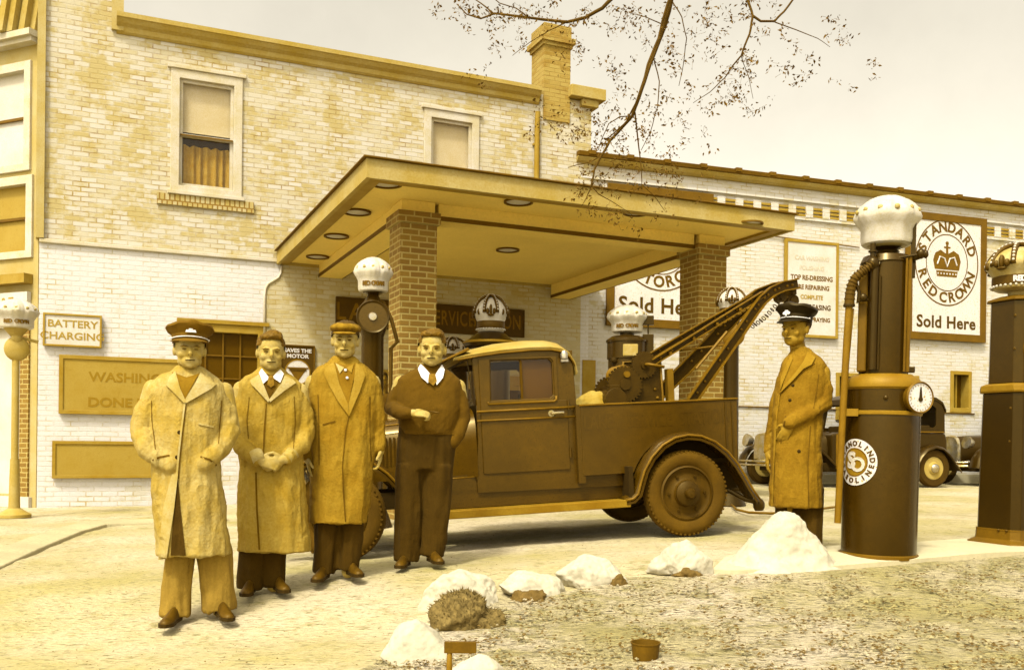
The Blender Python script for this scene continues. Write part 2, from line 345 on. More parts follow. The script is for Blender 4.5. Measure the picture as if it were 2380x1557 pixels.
# ------------------------------------------------------------------ the ground
def sheet(name, m, x0, x1, y0, y1, nx, ny, dz, kind='structure', inside=None):
    v = []; f = []
    for j in range(ny+1):
        for i in range(nx+1):
            x = x0+(x1-x0)*i/nx; y = y0+(y1-y0)*j/ny; v.append((x, y, G(x, y)+dz(x, y)))
    for j in range(ny):
        for i in range(nx):
            a = j*(nx+1)+i; f.append((a, a+1, a+nx+2, a+nx+1))
    b = MB(); b.add(v, f); o = b.build(name, m, smooth=True); return tag(o, kind=kind)
def axis(lo, hi, c0, c1, fine, coarse):
    a = [lo]; 
    while a[-1] < hi: a.append(a[-1]+(fine if c0 <= a[-1] < c1 else coarse))
    return a
def ground():
    xs = [-300, -150, -80, -40, -20]+[-12+.12*i for i in range(int(26/.12))]+[16, 24, 40, 80, 150, 300]
    ys = [-60, -20, -8, -2]+[1+.12*i for i in range(int(21/.12))]+[24, 30, 45, 80, 150, 300, 600]
    v = [(x, y, G(x, y)+.012*noise.noise((x*1.7, y*1.7, 0))+.006*noise.noise((x*6, y*6, 3))-.006) for y in ys for x in xs]
    n = len(xs); f = [(j*n+i, j*n+i+1, (j+1)*n+i+1, (j+1)*n+i) for j in range(len(ys)-1) for i in range(n-1)]
    b = MB(); b.add(v, f); tag(b.build('ground', 'ground', smooth=True), kind='structure')
ground()
def flat_poly(name, m, pts, top, thick, kind, noise_amp=0, step=.12, label=None, cat=None, sm=True):
    bm = bmesh.new(); vs = [bm.verts.new((p[0], p[1], 0)) for p in pts]; bm.faces.new(vs)
    xs = [p[0] for p in pts]; ys = [p[1] for p in pts]
    for ax, lo, hi in ((0, min(xs), max(xs)), (1, min(ys), max(ys))):
        c = lo+step
        while c < hi:
            no = (1, 0, 0) if ax == 0 else (0, 1, 0); co = (c, 0, 0) if ax == 0 else (0, c, 0)
            bmesh.ops.bisect_plane(bm, geom=bm.verts[:]+bm.edges[:]+bm.faces[:], plane_co=co, plane_no=no); c += step
    for v in bm.verts:
        v.co.z = G(v.co.x, v.co.y)+top+noise_amp*(noise.noise((v.co.x*2.3, v.co.y*2.3, 5))+.6*noise.noise((v.co.x*7, v.co.y*7, 1)))
    bmesh.ops.recalc_face_normals(bm, faces=bm.faces)
    r = bmesh.ops.extrude_face_region(bm, geom=bm.faces[:])
    for g in r['geom']:
        if isinstance(g, bmesh.types.BMVert): g.co.z -= thick
    bmesh.ops.recalc_face_normals(bm, faces=bm.faces)
    me = bpy.data.meshes.new(name); bm.to_mesh(me); bm.free(); o = mkobj(name, me, m, smooth='auto' if sm else False)
    return tag(o, label, cat, kind=kind)
edge = [hit(x, y) for x, y in [(700, 1620), (880, 1545), (985, 1490), (1010, 1440), (1120, 1405), (1210, 1392), (1330, 1378), (1420, 1350), (1530, 1345), (1640, 1338), (1700, 1341), (1900, 1335), (2140, 1314), (2380, 1296), (2500, 1287)]]
lawn = [(p.x, p.y) for p in edge]+[(6.5, 6.9), (9, 7.6), (9, 1.5), (-.9, 1.5), (-1.05, 3.5)]
flat_poly('lawn', 'lawn', lawn, .018, .06, 'structure', .010, .10)
isl = [(p.x, p.y) for p in [hit(x, y) for x, y in [(1655, 1334), (1700, 1337), (1900, 1330), (2140, 1309), (2380, 1291), (2500, 1283)]]]+[(6.5, 6.97), (9, 7.7), (9.0, 9.2), (6.5, 8.6), (4.2, 7.9), (2.9, 7.1), (1.9, 6.75), (1.45, 6.4)]
flat_poly('pavement', 'conc', isl, .032, .08, 'structure', .004, .2)
# curb and walk along the building
def curb():
    top = [(-260, 1395), (5, 1283), (60, 1262), (120, 1240), (190, 1222), (260, 1217), (360, 1214), (520, 1206), (700, 1200)]
    pts = [hit(*p) for p in top]; b = MB(); R = []
    for i, p in enumerate(pts):
        d = pts[min(i+1, len(pts)-1)]-pts[max(i-1, 0)]; d.z = 0; d.normalize(); n = Vector((d.y, -d.x, 0))
        R.append([tuple(p+Vector((0, 0, -.1))), tuple(p+Vector((0, 0, .05))), tuple(p+n*.30+Vector((0, 0, .03))), tuple(p+n*.34+Vector((0, 0, -.1)))])
    b.loft(R, True); tag(b.build('curb', 'curb', smooth=False, bevel=.01), kind='structure')
curb()
# ------------------------------------------------------------------ station building
AB = radians(23.7); OB = Vector((-7.0208, 14.0, -.2418)); MBLD = frame(OB, AB)
bld = thing('brick_building', 'two-storey painted brick building with chimney, cornice and sash windows', 'building', MBLD)
bo = lambda b, n, m, p=bld, sm=False, bv=0: b.build(n, m, p, sm, bv)
def winpoly(u0, u1, z0, z1): return [(u0, z0), (u1, z0), (u1, z1), (u0, z1)]
WIN = [(1.84, 2.86, 4.93, 6.84), (5.97, 6.93, 4.93, 6.84)]
b = MB(); b.holed([(0, 4.02), (8.15, 4.02), (8.15, 7.3), (1.02, 7.3), (1.02, 9.4), (0, 9.4)], [winpoly(*q) for q in WIN], 0, .3); bo(b, 'wall', 'wall_up')
GW = (2.05, 3.22, 1.30, 2.86)
b = MB(); b.holed([(0, -.4), (9.2, -.4), (9.2, 4.0), (0, 4.0)], [winpoly(*GW)], -.004, .3); bo(b, 'wall', 'wall_lo')
b = MB(); b.box(0, 3.6, -.05, .02, 3.985, 4.045); bo(b, 'belt_course', 'trim', bv=.01)
b = MB(); b.box(8.15, 9.2, -.035, .3, 4.02, 7.45); bo(b, 'wall', 'wall_up')
b = MB(); b.box(8.25, 9.2, .3, 8, -.4, 7.45); b.box(0, 8.3, 6, 6.3, -.4, 7.2); bo(b, 'wall', 'wall_up')
b = MB(); b.box(0, 9.2, .31, 8, 7.0, 7.1); bo(b, 'roof', 'corn2')
b = MB()
prof = [(-.02, 7.26), (-.05, 7.29), (-.06, 7.36), (-.11, 7.40), (-.15, 7.46), (-.17, 7.47), (-.17, 7.54), (.1, 7.56), (.3, 7.56), (.3, 7.26)]
b.prism(prof, 1.02, 8.12, 'x'); bo(b, 'cornice', 'corn')
b = MB(); b.box(8.7, 9.42, -.20, .4, 7.47, 7.68); b.box(8.95, 9.3, -.14, .4, 7.34, 7.47); b.box(9.2, 9.42, .4, 3, 7.47, 7.68); bo(b, 'cornice', 'corn', bv=.01)
b = MB(); b.box(.95, 1.12, -.06, .3, 7.3, 9.4); b.box(-.05, .06, -.06, .3, 4.05, 9.4); bo(b, 'corner_pilaster', 'front_pale')
# chimney
b = MB(); b.box(8.20, 8.74, -.06, .48, 7.0, 8.36); b.box(8.17, 8.77, -.09, .51, 8.36, 8.43); b.box(8.13, 8.81, -.13, .55, 8.43, 8.53); b.box(8.19, 8.75, -.07, .49, 8.53, 8.76); bo(b, 'chimney', 'chim')
b = MB(); b.tube([(8.07, -.1, 7.1), (8.07, -.07, 6.9), (8.07, -.07, 4.2)], .05, 10)
for z in (6.5, 5.4, 4.4): b.box(8.01, 8.13, -.08, 0, z, z+.04)
bo(b, 'downpipe', 'trim_tan', sm='auto')
def sash(u0, u1, z0, z1, blind, curtain, name='window'):
    b = MB(); b.holed(winpoly(u0-.09, u1+.09, z0-.02, z1+.09), [winpoly(u0+.04, u1-.04, z0+.07, z1-.05)], -.035, .12); fr = bo(b, name, 'trim', bv=.008)
    b = MB(); b.box(u0-.14, u1+.14, -.06, .02, z1+.09, z1+.15); b.build('window_head', 'trim', fr, bevel=.008)
    b = MB(); b.box(u0-.13, u1+.13, -.075, .05, z0-.08, z0-.021); b.build('sill', 'trim', fr, bevel=.008)
    b = MB(); b.box(u0-.28, u1+.28, -.045, .02, z0-.25, z0-.082); b.build('sill_course', 'soldier', fr)
    zm = (z0+z1)/2
    b = MB(); b.holed(winpoly(u0+.042, u1-.042, zm-.04, z1-.052), [winpoly(u0+.09, u1-.09, zm, z1-.1)], .02, .06)
    b.holed(winpoly(u0+.042, u1-.042, z0+.072, zm-.002), [winpoly(u0+.09, u1-.09, z0+.13, zm-.04)], .062, .1); b.build('sash', 'trim', fr)
    b = MB(); b.box(u0+.04, u1-.04, .045, .05, zm, z1-.06); b.box(u0+.04, u1-.04, .085, .09, z0+.08, zm); b.build('pane', 'glass', fr)
    b = MB(); b.box(u0+.042, u1-.042, .105, .112, blind, z1-.055); b.box(u0+.045, u1-.045, .095, .115, blind-.02, blind); b.build('blind', 'shade', fr)
    b = MB(); b.box(u0+.05, u1-.05, .004, .019, zm-.035, zm-.012); b.build('meeting_rail', 'trim_dk', fr)
    b = MB(); N = 60; x0 = u0+.05; x1 = u1-.05
    vs = []; 
    for i in range(N+1):
        t = i/N; x = x0+(x1-x0)*t; y = .15+.02*sin(t*pi*2*7)+.008*sin(t*60)
        zt = curtain+.03*abs(sin(t*pi*5)); vs += [(x, y, z0+.06), (x, y, zt), (x, y+.004, zt), (x, y+.004, z0+.06)]
    fs = []
    for i in range(N):
        for k in range(4): fs.append((i*4+k, i*4+(k+1) % 4, i*4+4+(k+1) % 4, i*4+4+k))
    b.add(vs, fs); b.build('curtain', 'curt', fr)
    b = MB(); b.box(u0-.1, u1+.1, .2, .22, z0-.1, z1+.1); b.build('room_backing', 'inner', fr)
sash(1.90, 2.80, 4.99, 6.78, 5.95, 5.72)
sash(6.03, 6.87, 4.99, 6.78, 5.35, 5.25)
# garage window with a grid of small panes
u0, u1, z0, z1 = GW
b = MB(); b.holed(winpoly(u0-.08, u1+.08, z0-.06, z1+.07), [winpoly(u0+.05, u1-.05, z0+.05, z1-.06)], -.04, .1); fr = bo(b, 'window', 'trim_tan', bv=.008)
b = MB(); b.box(u0-.12, u1+.12, -.07, .02, z1+.07, z1+.13); b.build('window_head', 'trim_tan', fr)
b = MB()
for i in range(1, 4): b.box(u0+.05+(u1-u0-.1)*i/4-.012, u0+.05+(u1-u0-.1)*i/4+.012, .03, .06, z0+.05, z1-.06)
for i in range(1, 4): b.box(u0+.05, u1-.05, .035, .055, z0+.05+(z1-z0-.11)*i/4-.012, z0+.05+(z1-z0-.11)*i/4+.012)
b.build('glazing_bars', 'trim_dk', fr)
b = MB(); b.box(u0+.03, u1-.03, .06, .07, z0+.03, z1-.03); b.build('pane', 'glassdk', fr)
# darker tan panel over the office front, its outline stepping out below the canopy
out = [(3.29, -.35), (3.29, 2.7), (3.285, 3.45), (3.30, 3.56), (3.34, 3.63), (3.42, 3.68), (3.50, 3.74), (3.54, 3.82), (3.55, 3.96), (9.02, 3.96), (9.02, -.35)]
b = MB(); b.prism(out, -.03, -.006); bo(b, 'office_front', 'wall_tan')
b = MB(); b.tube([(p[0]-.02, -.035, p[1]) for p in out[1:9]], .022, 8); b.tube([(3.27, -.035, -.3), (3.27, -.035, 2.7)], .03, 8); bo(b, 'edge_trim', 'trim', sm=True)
# office door and shop windows under the canopy
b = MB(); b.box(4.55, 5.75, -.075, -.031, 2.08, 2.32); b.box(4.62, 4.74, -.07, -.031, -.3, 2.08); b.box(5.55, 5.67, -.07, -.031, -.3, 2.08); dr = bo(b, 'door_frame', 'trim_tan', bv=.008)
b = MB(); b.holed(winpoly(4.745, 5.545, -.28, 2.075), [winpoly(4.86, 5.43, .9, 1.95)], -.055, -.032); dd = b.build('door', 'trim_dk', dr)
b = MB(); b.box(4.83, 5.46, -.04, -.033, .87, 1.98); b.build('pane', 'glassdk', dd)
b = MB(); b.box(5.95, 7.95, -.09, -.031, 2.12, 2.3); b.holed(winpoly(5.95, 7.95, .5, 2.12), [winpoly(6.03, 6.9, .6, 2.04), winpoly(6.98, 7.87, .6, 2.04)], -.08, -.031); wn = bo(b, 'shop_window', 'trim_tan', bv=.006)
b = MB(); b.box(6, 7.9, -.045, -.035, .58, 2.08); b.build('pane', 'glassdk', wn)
# left street front, turned away round the corner
ML = frame(OB, radians(180-23))
lf = MBLD
def lpt(a): return a
Lrot = Matrix.Translation(Vector((0, 0, 0))) @ Matrix.Rotation(radians(157)-AB-pi, 4, 'Z')   # local x runs to -x, facing the camera
b = MB(); b.holed([(-5, -.5), (-.02, -.5), (-.02, 7.0), (-5, 7.0)], [winpoly(-1.15, -.28, 5.15, 6.6), winpoly(-1.3, -.22, 3.85, 4.9), winpoly(-3, -.36, .25, 2.75)], 0, .25)
o = bo(b, 'street_front', 'front_pale'); o.matrix_local = Lrot
def lo_(b, n, m, sm=False, bv=0, par=bld):
    q = b.build(n, m, par, sm, bv)
    q.matrix_local = Lrot; return q
b = MB(); b.box(-5, -.05, -.14, 0, 6.93, 7.0); b.box(-5, -.02, -.2, 0, 7.0, 7.09); lo_(b, 'cornice', 'trim')
# raking eave rising to the corner
b = MB()
for k, (off, dz, d) in enumerate(((0, 0, -.26), (.14, .0, -.2), (.30, 0, -.12), (.42, 0, -.03))):
    b.prism([(-.62+off*.9, 7.1), (-.50+off*.9, 7.1), (.02+off*.9, 9.5), (-.10+off*.9, 9.5)], d, .1)
lo_(b, 'raking_eave', 'corn')
b = MB()
for i in range(11): b.box(-.70+i*.052, -.62+i*.052, -.28, -.1, 7.2+i*.22, 7.26+i*.22)
lo_(b, 'eave_bracket', 'trim_dk')
for (a0, a1, c0, c1) in ((-1.15, -.28, 5.15, 6.6), (-1.3, -.22, 3.85, 4.9)):
    b = MB(); b.holed(winpoly(a0-.1, a1+.1, c0-.08, c1+.1), [winpoly(a0+.03, a1-.03, c0+.03, c1-.03)], -.04, .1); q = lo_(b, 'window', 'trim', bv=.006)
    b = MB(); b.box(a0, a1, .06, .07, c0, c1); x = b.build('blind', 'sign_tan' if c0 < 4 else 'shade', q)
    b = MB(); b.box(a0+.03, a1-.03, .02, .055, (c0+c1)/2-.02, (c0+c1)/2+.02); b.build('meeting_rail', 'trim_dk', q)
b = MB(); b.box(-5, -.12, -.16, -.005, 3.38, 3.52); lo_(b, 'awning_rail', 'trim_tan')
b = MB(); b.box(-3, -.36, .10, .12, .25, 2.75); lo_(b, 'shop_glass', 'shade')
b = MB(); b.box(-.34, -.16, -.03, -.003, .2, 2.75); lo_(b, 'brick_pier', 'pillar')
b = MB(); b.box(-5, -.1, -.06, -.004, -.3, .22); lo_(b, 'stall_riser', 'shade')
# ------------------------------------------------------------------ signs on the station wall
def sign(name, label, u0, u1, z0, z1, face, framem, fw=.05, M=MBLD, y=-.05, cat='sign'):
    t = thing(name, label, cat, M @ T((u0+u1)/2, y, (z0+z1)/2)); w2 = (u1-u0)/2; h2 = (z1-z0)/2
    b = MB(); b.box(-w2+fw*.5, w2-fw*.5, -.012, .03, -h2+fw*.5, h2-fw*.5); b.build('board', face, t)
    b = MB(); b.holed(winpoly(-w2, w2, -h2, h2), [winpoly(-w2+fw, w2-fw, -h2+fw, h2-fw)], -.03, .032); b.build('frame', framem, t, bevel=.005)
    return t
t = sign('battery_sign', 'faded white sign reading BATTERY CHARGING on the white brick wall', .06, .86, 2.46, 2.95, 'sign_faded', 'trim_tan', .03)
text_part('BATTERY', .15, 'letter_faded', t, T(0, -.014, .09), bold=.003, stretch=1.1); text_part('CHARGING', .15, 'letter_faded', t, T(0, -.014, -.09), bold=.003, stretch=1.12)
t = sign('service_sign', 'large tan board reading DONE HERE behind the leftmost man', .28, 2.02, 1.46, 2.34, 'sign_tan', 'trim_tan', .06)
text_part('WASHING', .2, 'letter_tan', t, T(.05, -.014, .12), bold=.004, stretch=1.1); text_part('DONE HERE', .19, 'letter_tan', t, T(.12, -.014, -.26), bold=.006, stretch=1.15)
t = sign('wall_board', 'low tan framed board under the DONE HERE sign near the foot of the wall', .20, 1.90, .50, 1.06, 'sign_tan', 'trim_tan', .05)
t = sign('oil_sign', 'dark sign reading SAVES THE MOTOR over a white disc', 3.52, 4.08, 1.95, 2.66, 'sign_dk', 'trim_dk', .02)
text_part('SAVES THE', .085, 'sign_w', t, T(0, -.014, .26), bold=.003, stretch=1.1); text_part('MOTOR', .085, 'sign_w', t, T(0, -.014, .17), bold=.003, stretch=1.15)
b = MB(); b.prism(circle_poly(0, -.09, .19), -.018, -.012); b.build('disc', 'sign_w', t)
b = MB(); b.holed(circle_poly(0, -.09, .21), [circle_poly(0, -.09, .19)], -.022, -.012); b.build('disc_rim', 'pump_lt', t)
b = MB(); b.prism([(-.15, -.03), (.15, -.03), (0, -.25)], -.021, -.018); b.prism([(-.17, -.01), (.17, -.01), (.17, -.035), (-.17, -.035)], -.024, -.021); b.build('triangle', 'letter_dk2', t)
text_part('STANDARD', .055, 'letter_dk', t, T(0, -.026, -.055), bold=.001)
t = sign('station_sign', 'long dark lettered board on the wall under the canopy', 4.42, 7.86, 3.0, 3.5, 'sign_dk', 'sign_dk', .02)
text_part('LAKE', .40, 'letter_lt', t, T(-1.22, -.014, 0), bold=.006, stretch=.95, space=1.25); text_part('SERVICE', .36, 'letter_lt', t, T(.32, -.014, 0), bold=.004, stretch=.6, space=1.1); text_part('STATION', .36, 'letter_lt', t, T(1.17, -.014, 0), bold=.004, stretch=.62, space=1.05)
t = thing('street_sign', 'pale fascia sign with F & T on the street front at the far left', 'sign', MBLD @ Lrot @ T(-1.6, -.06, 3.12))
b = MB(); b.box(-1.6, 1.45, -.02, .05, -.13, .14); b.build('board', 'sign_faded', t)
text_part('F & T', .17, 'letter_faded', t, T(.98, -.022, 0), bold=.004)
# ------------------------------------------------------------------ canopy
can = thing('canopy', 'flat tan driveway canopy carried by two square brown brick pillars', 'canopy', MBLD)
C0, C1, CF = 3.45, 9.27, -5.62
b = MB(); b.box(C0+.06, C1-.06, CF+.06, -.04, 4.00, 4.07); can_s = b.build('soffit', 'soffit', can)
b = MB(); b.holed([(C0, CF), (C1, CF), (C1, -.03), (C0, -.03)], [[(C0+.055, CF+.055), (C1-.055, CF+.055), (C1-.055, -.035), (C0+.055, -.035)]], 3.95, 4.16)
# (holed builds in x-z; turn it flat)
me = b.mesh('f'); me.transform(Matrix(((1, 0, 0, 0), (0, 0, 1, 0), (0, 1, 0, 0), (0, 0, 0, 1))))
o = mkobj('fascia', me, 'fascia', can)
b = MB(); b.box(C0-.04, C1+.04, CF-.04, CF+.16, 4.162, 4.182); b.box(C0-.04, C0+.16, CF+.161, -.03, 4.162, 4.182); b.box(C1-.16, C1+.04, CF+.161, -.03, 4.162, 4.182); b.box(C0+.161, C1-.161, CF+.161, -.03, 4.12, 4.18)
b.build('roof_edge', 'corn2', can, bevel=.006)
b = MB(); b.box(C0+.06, C1-.06, CF+.06, CF+.22, 3.965, 3.998); b.box(C0+.06, C0+.2, CF+.221, -.05, 3.965, 3.998); b.box(C1-.2, C1-.06, CF+.221, -.05, 3.965, 3.998); b.build('soffit_border', 'trim_tan', can)
PW = .46; PY = -4.75
for i, u in enumerate((4.10, 8.36)):
    b = MB(); b.box(u, u+PW, PY, PY+PW, -.2+.14*i, 3.72); p = b.build('pillar', 'pillar', can)
    b = MB(); b.box(u-.035, u+PW+.035, PY-.035, PY+PW+.035, 3.722, 3.86); b.build('capital', 'pillar', p)
for n_, q in (('beam', (4.10+PW+.04, 8.36-.04, PY+.06, PY+.38, 3.80, 3.998)), ('beam', (4.14, 4.52, PY+PW+.04, -.04, 3.80, 3.998)), ('beam', (8.40, 8.78, PY+PW+.04, -.04, 3.76, 3.998))):
    b = MB(); b.box(*q); bb = b.build(n_, 'soffit', can)
    x0, x1, y0, y1, za, zb = q; b = MB()
    if x1-x0 > 1: b.box(x0, x1, y0-.012, y0-.001, za-.004, za+.05)
    else: b.box(x0-.012, x0-.001, y0, y1, za-.004, za+.05); b.box(x1+.001, x1+.012, y0, y1, za-.004, za+.05)
    b.build('beam_moulding', 'trim_dk', bb)
for uu, vv in ((4.1, PY), (8.36, PY)):
    b = MB(); b.box(uu+.02, uu+PW-.02, vv+.02, vv+PW-.02, 3.862, 3.998); b.build('beam', 'soffit', can)
Minv = MBLD.inverted()
for X, Y in ((898, 426), (830, 492), (782, 548), (738, 596), (1205, 468), (1180, 580), (1480, 493), (1742, 518)):
    r = ray(X, Y); D = (3.998-.2418-ZC)/r.z; p = Minv @ Vector((r.x*D, D, 3.755))
    b = MB(); ring = []
    R = [[(p.x+(.17+dr)*cos(a*2*pi/28), p.y+(.17+dr)*sin(a*2*pi/28), 3.998+dz) for a in range(28)] for dr, dz in ((-.018, -.002), (-.018, -.022), (.008, -.022), (.008, -.002))]
    b.loft(R, False); L = b.build('ceiling_light', 'trim_dk', can, smooth='auto')
    b = MB(); b.lathe([(0, -.012), (.05, -.018), (.15, -.006), (.152, -.001)], (p.x, p.y, 3.998), 28); b.build('lens', 'shade', L, smooth=True)
# ------------------------------------------------------------------ long garage building behind
A2 = radians(19); M2 = frame((1.5865, 17.7783, 0), A2)
gar = thing('garage_building', 'long whitewashed brick garage with dark coping, behind the parked cars', 'building', M2)
g = lambda b, n, m, sm=False, bv=0, p=gar: b.build(n, m, p, sm, bv)
W3 = [(8.39, 8.86, 1.72, 2.47), (5.42, 7.44, 1.5, 2.33), (2.30, 2.92, 1.6, 2.43), (-.25, -.08, 1.5, 2.41)]
b = MB(); b.holed([(-.5, -.3), (26, -.3), (26, 6.068), (-.5, 6.068)], [winpoly(*q) for q in W3[:3]], 0, .3); g(b, 'wall', 'wall_far')
b = MB(); b.box(-.5, 26, .3, 9, 5.9, 6.0); b.box(25.7, 26, .3, 9, -.3, 6); g(b, 'roof', 'corn2')
b = MB(); b.prism([(-.08, 6.07), (-.13, 6.10), (-.17, 6.15), (-.17, 6.17), (.3, 6.17), (.3, 6.07)], -.5, 26, 'x'); g(b, 'cornice', 'corn')
b = MB(); b.prism([(-.20, 6.172), (-.22, 6.255), (.35, 6.295), (.35, 6.172)], -.5, 26, 'x')
for i in range(34): b.box(-.3+i*.78, -.16+i*.78, -.228, .3, 6.20, 6.284)
g(b, 'coping', 'corn2', bv=.01)
b = MB()
for i in range(0, 62): b.box(.05+i*.41, .22+i*.41, -.06, 0, 5.50, 5.73)
b.box(-.5, 26, -.068, 0, 5.80, 5.84); b.box(-.5, 26, -.05, 0, 5.44, 5.5); g(b, 'dentil_band', 'wall_far')
b = MB()
for i in range(0, 62):
    x = .22+i*.41
    for k in range(3): b.box(x, x+.24, -.045+.0*k, -.001, 5.51+k*.075, 5.555+k*.075)
g(b, 'dentil_recess', 'trim_tan')
b = MB()
for q in W3[:3]:
    u0, u1, z0, z1 = q; b = MB(); b.holed(winpoly(u0-.05, u1+.05, z0-.1, z1+.05), [winpoly(u0+.03, u1-.03, z0, z1-.03)], -.03, .25); f_ = g(b, 'window', 'trim_tan', bv=.006)
    b = MB(); b.box(u0, u1, .2, .21, z0, z1); b.build('pane', 'glassdk', f_)
    b = MB(); b.box((u0+u1)/2-.02, (u0+u1)/2+.02, .12, .2, z0, z1); b.build('glazing_bars', 'trim_tan', f_)
b = MB(); b.box(-.32, -.05, -.04, .02, 1.45, 2.42); g(b, 'shutter', 'trim_tan')
b = MB(); b.tube([(3.2, -.03, 5.075), (5.9, -.03, 4.99)], .012, 6); g(b, 'conduit', 'trim_dk'); b = MB(); b.tube([(2.9, -.02, 1.63), (9, -.02, 1.60)], .014, 6); g(b, 'conduit', 'trim_dk')
b = MB(); b.box(-.5, 26, -.03, -.002, -.3, .28); g(b, 'plinth', 'conc')
def crown_motif(t, y, s, m):
    b = MB(); b.prism([(-.30*s, -.34*s), (.30*s, -.34*s), (.33*s, -.20*s), (-.33*s, -.20*s)], y-.003, y)
    b.prism([(-.37*s, -.17*s), (.37*s, -.17*s), (.42*s, .05*s), (.36*s, .22*s), (.2*s, .3*s), (0, .2*s), (-.2*s, .3*s), (-.36*s, .22*s), (-.42*s, .05*s)], y-.003, y)
    b.prism([(-.035*s, .2*s), (.035*s, .2*s), (.035*s, .42*s), (-.035*s, .42*s)], y-.003, y); b.prism(circle_poly(0, .47*s, .05*s, 12), y-.003, y); b.prism([(-.1*s, .35*s), (.1*s, .35*s), (.1*s, .39*s), (-.1*s, .39*s)], y-.0045, y-.003)
    b.build('crown', m, t)
    b = MB()
    for k in range(-3, 4): b.prism(circle_poly(k*.09*s, -.27*s, .022*s, 8), y-.006, y-.003)
    b.tube([(-.30*s, y-.005, -.05*s), (-.22*s, y-.005, .14*s), (-.08*s, y-.005, .1*s), (0, y-.005, -.1*s), (.08*s, y-.005, .1*s), (.22*s, y-.005, .14*s), (.30*s, y-.005, -.05*s)], .018*s, 6)
    b.build('crown_detail', 'sign_w', t)
def enamel_sign(name, label, u0, u1, z0, z1, ringtop, ringbot, cz, rr, sx, sold, crown=True):
    t = sign(name, label, u0, u1, z0, z1, 'sign_w', 'trim_dk', .16, M2, -.07)
    w_ = (u1-u0)/2-.16
    for R_, th in ((rr, .028), (rr*.66, .02)):
        b = MB(); b.holed(circle_poly(0, cz, R_, 56, sx), [circle_poly(0, cz, R_-th, 56, sx)], -.017, -.012); b.build('ring', 'ring_brown', t)
    for tx, a0, a1, tp in ringtop+ringbot:
        me = ring_text(tx, rr*.815, rr*.32, a0, a1, tp, bold=.010, sx=sx); o = mkobj('lettering', me, 'ring_brown', t); o.matrix_local = T(0, -.015, cz)
    if crown:
        e = bpy.data.objects.new('emblem', None); COL.objects.link(e); e.parent = t; e.matrix_local = T(0, -.014, cz); crown_motif(e, 0, rr*.95, 'letter_dk2')
    # 'Sold Here' with slab serifs
    h = sold
    o = text_part('Sold Here', h, 'letter_dk', t, T(0, -.014, z0-(z0+z1)/2+.16+h*.62), bold=.010, stretch=1.02, space=1.06)
    bb = MB(); W_ = max(v.co.x for v in o.data.vertices); bot = min(v.co.z for v in o.data.vertices); topz = max(v.co.z for v in o.data.vertices)
    hx = .09*h
    for fx, zz in ((-.335, bot), (-.335, topz), (.085, bot), (.085, topz), (.40, bot), (.40, topz), (-.03, bot), (-.03, topz), (.70, bot)):
        bb.box(fx*W_-hx, fx*W_+hx, -.003, .001, zz-.004 if zz == bot else zz-.016, zz+.012 if zz == bot else zz+.004)
    q = bb.build('serifs', 'letter_dk', t); q.matrix_local = o.matrix_local
    return t
enamel_sign('oil_company_sign', 'tall white Sold Here sign with a crown in a ring', 7.06, 9.22, 3.15, 5.86,
    [('STANDARD', 158, 22, True)], [('RED', 200, 238, False), ('CROWN', 262, 338, False)], .32, .93, .92, .36)
enamel_sign('motor_oil_sign', 'white Sold Here sign seen under the canopy beside the far pillar', .14, 2.40, 3.08, 5.75,
    [('STANOLIND', 165, 15, True)], [('MOTOR', 213, 285, False), ('OIL', 304, 330, False)], .30, .93, .98, .40, False)
t = sign('price_board', 'faded white service list board in a tan frame behind the boom tip', 4.07, 5.36, 3.06, 5.03, 'sign_faded', 'trim_tan', .06, M2, -.05)
for s_, z_, m_, h_ in (('CAR WASHING', .62, 'trim', .13), ('POLISHING', .42, 'trim', .13), ('TOP RE-DRESSING', .22, 'letter_dk2', .135), ('TIRE REPAIRING', .03, 'letter_dk2', .13), ('COMPLETE', -.17, 'letter_faded', .12), ('CAR GREASING', -.37, 'letter_dk', .145), ('SPRING SPRAYING', -.62, 'letter_dk2', .12)):
    text_part(s_, h_, m_, t, T(0, -.014, z_), bold=.004, stretch=.92)
# ------------------------------------------------------------------ conformal pieces and blended bodies
def remesh(mb, vox, smooth=3, post=None, fac=.5):
    me = mb.mesh('tmp'); o = bpy.data.objects.new('tmp', me); COL.objects.link(o)
    r = o.modifiers.new('r', 'REMESH'); r.mode = 'VOXEL'; r.voxel_size = vox; r.use_smooth_shade = True
    if smooth: s = o.modifiers.new('s', 'SMOOTH'); s.iterations = smooth; s.factor = fac
    bpy.context.view_layer.update()
    out = bpy.data.meshes.new_from_object(o.evaluated_get(bpy.context.evaluated_depsgraph_get()))
    bpy.data.objects.remove(o); bpy.data.meshes.remove(me)
    if post:
        nn = [v.normal.copy() for v in out.vertices]
        for v, n in zip(out.vertices, nn): v.co = post(v.co, n)
        out.update()
    return out
def bvh_of(me):
    return BVHTree.FromPolygons([v.co.copy() for v in me.vertices], [list(p.vertices) for p in me.polygons])
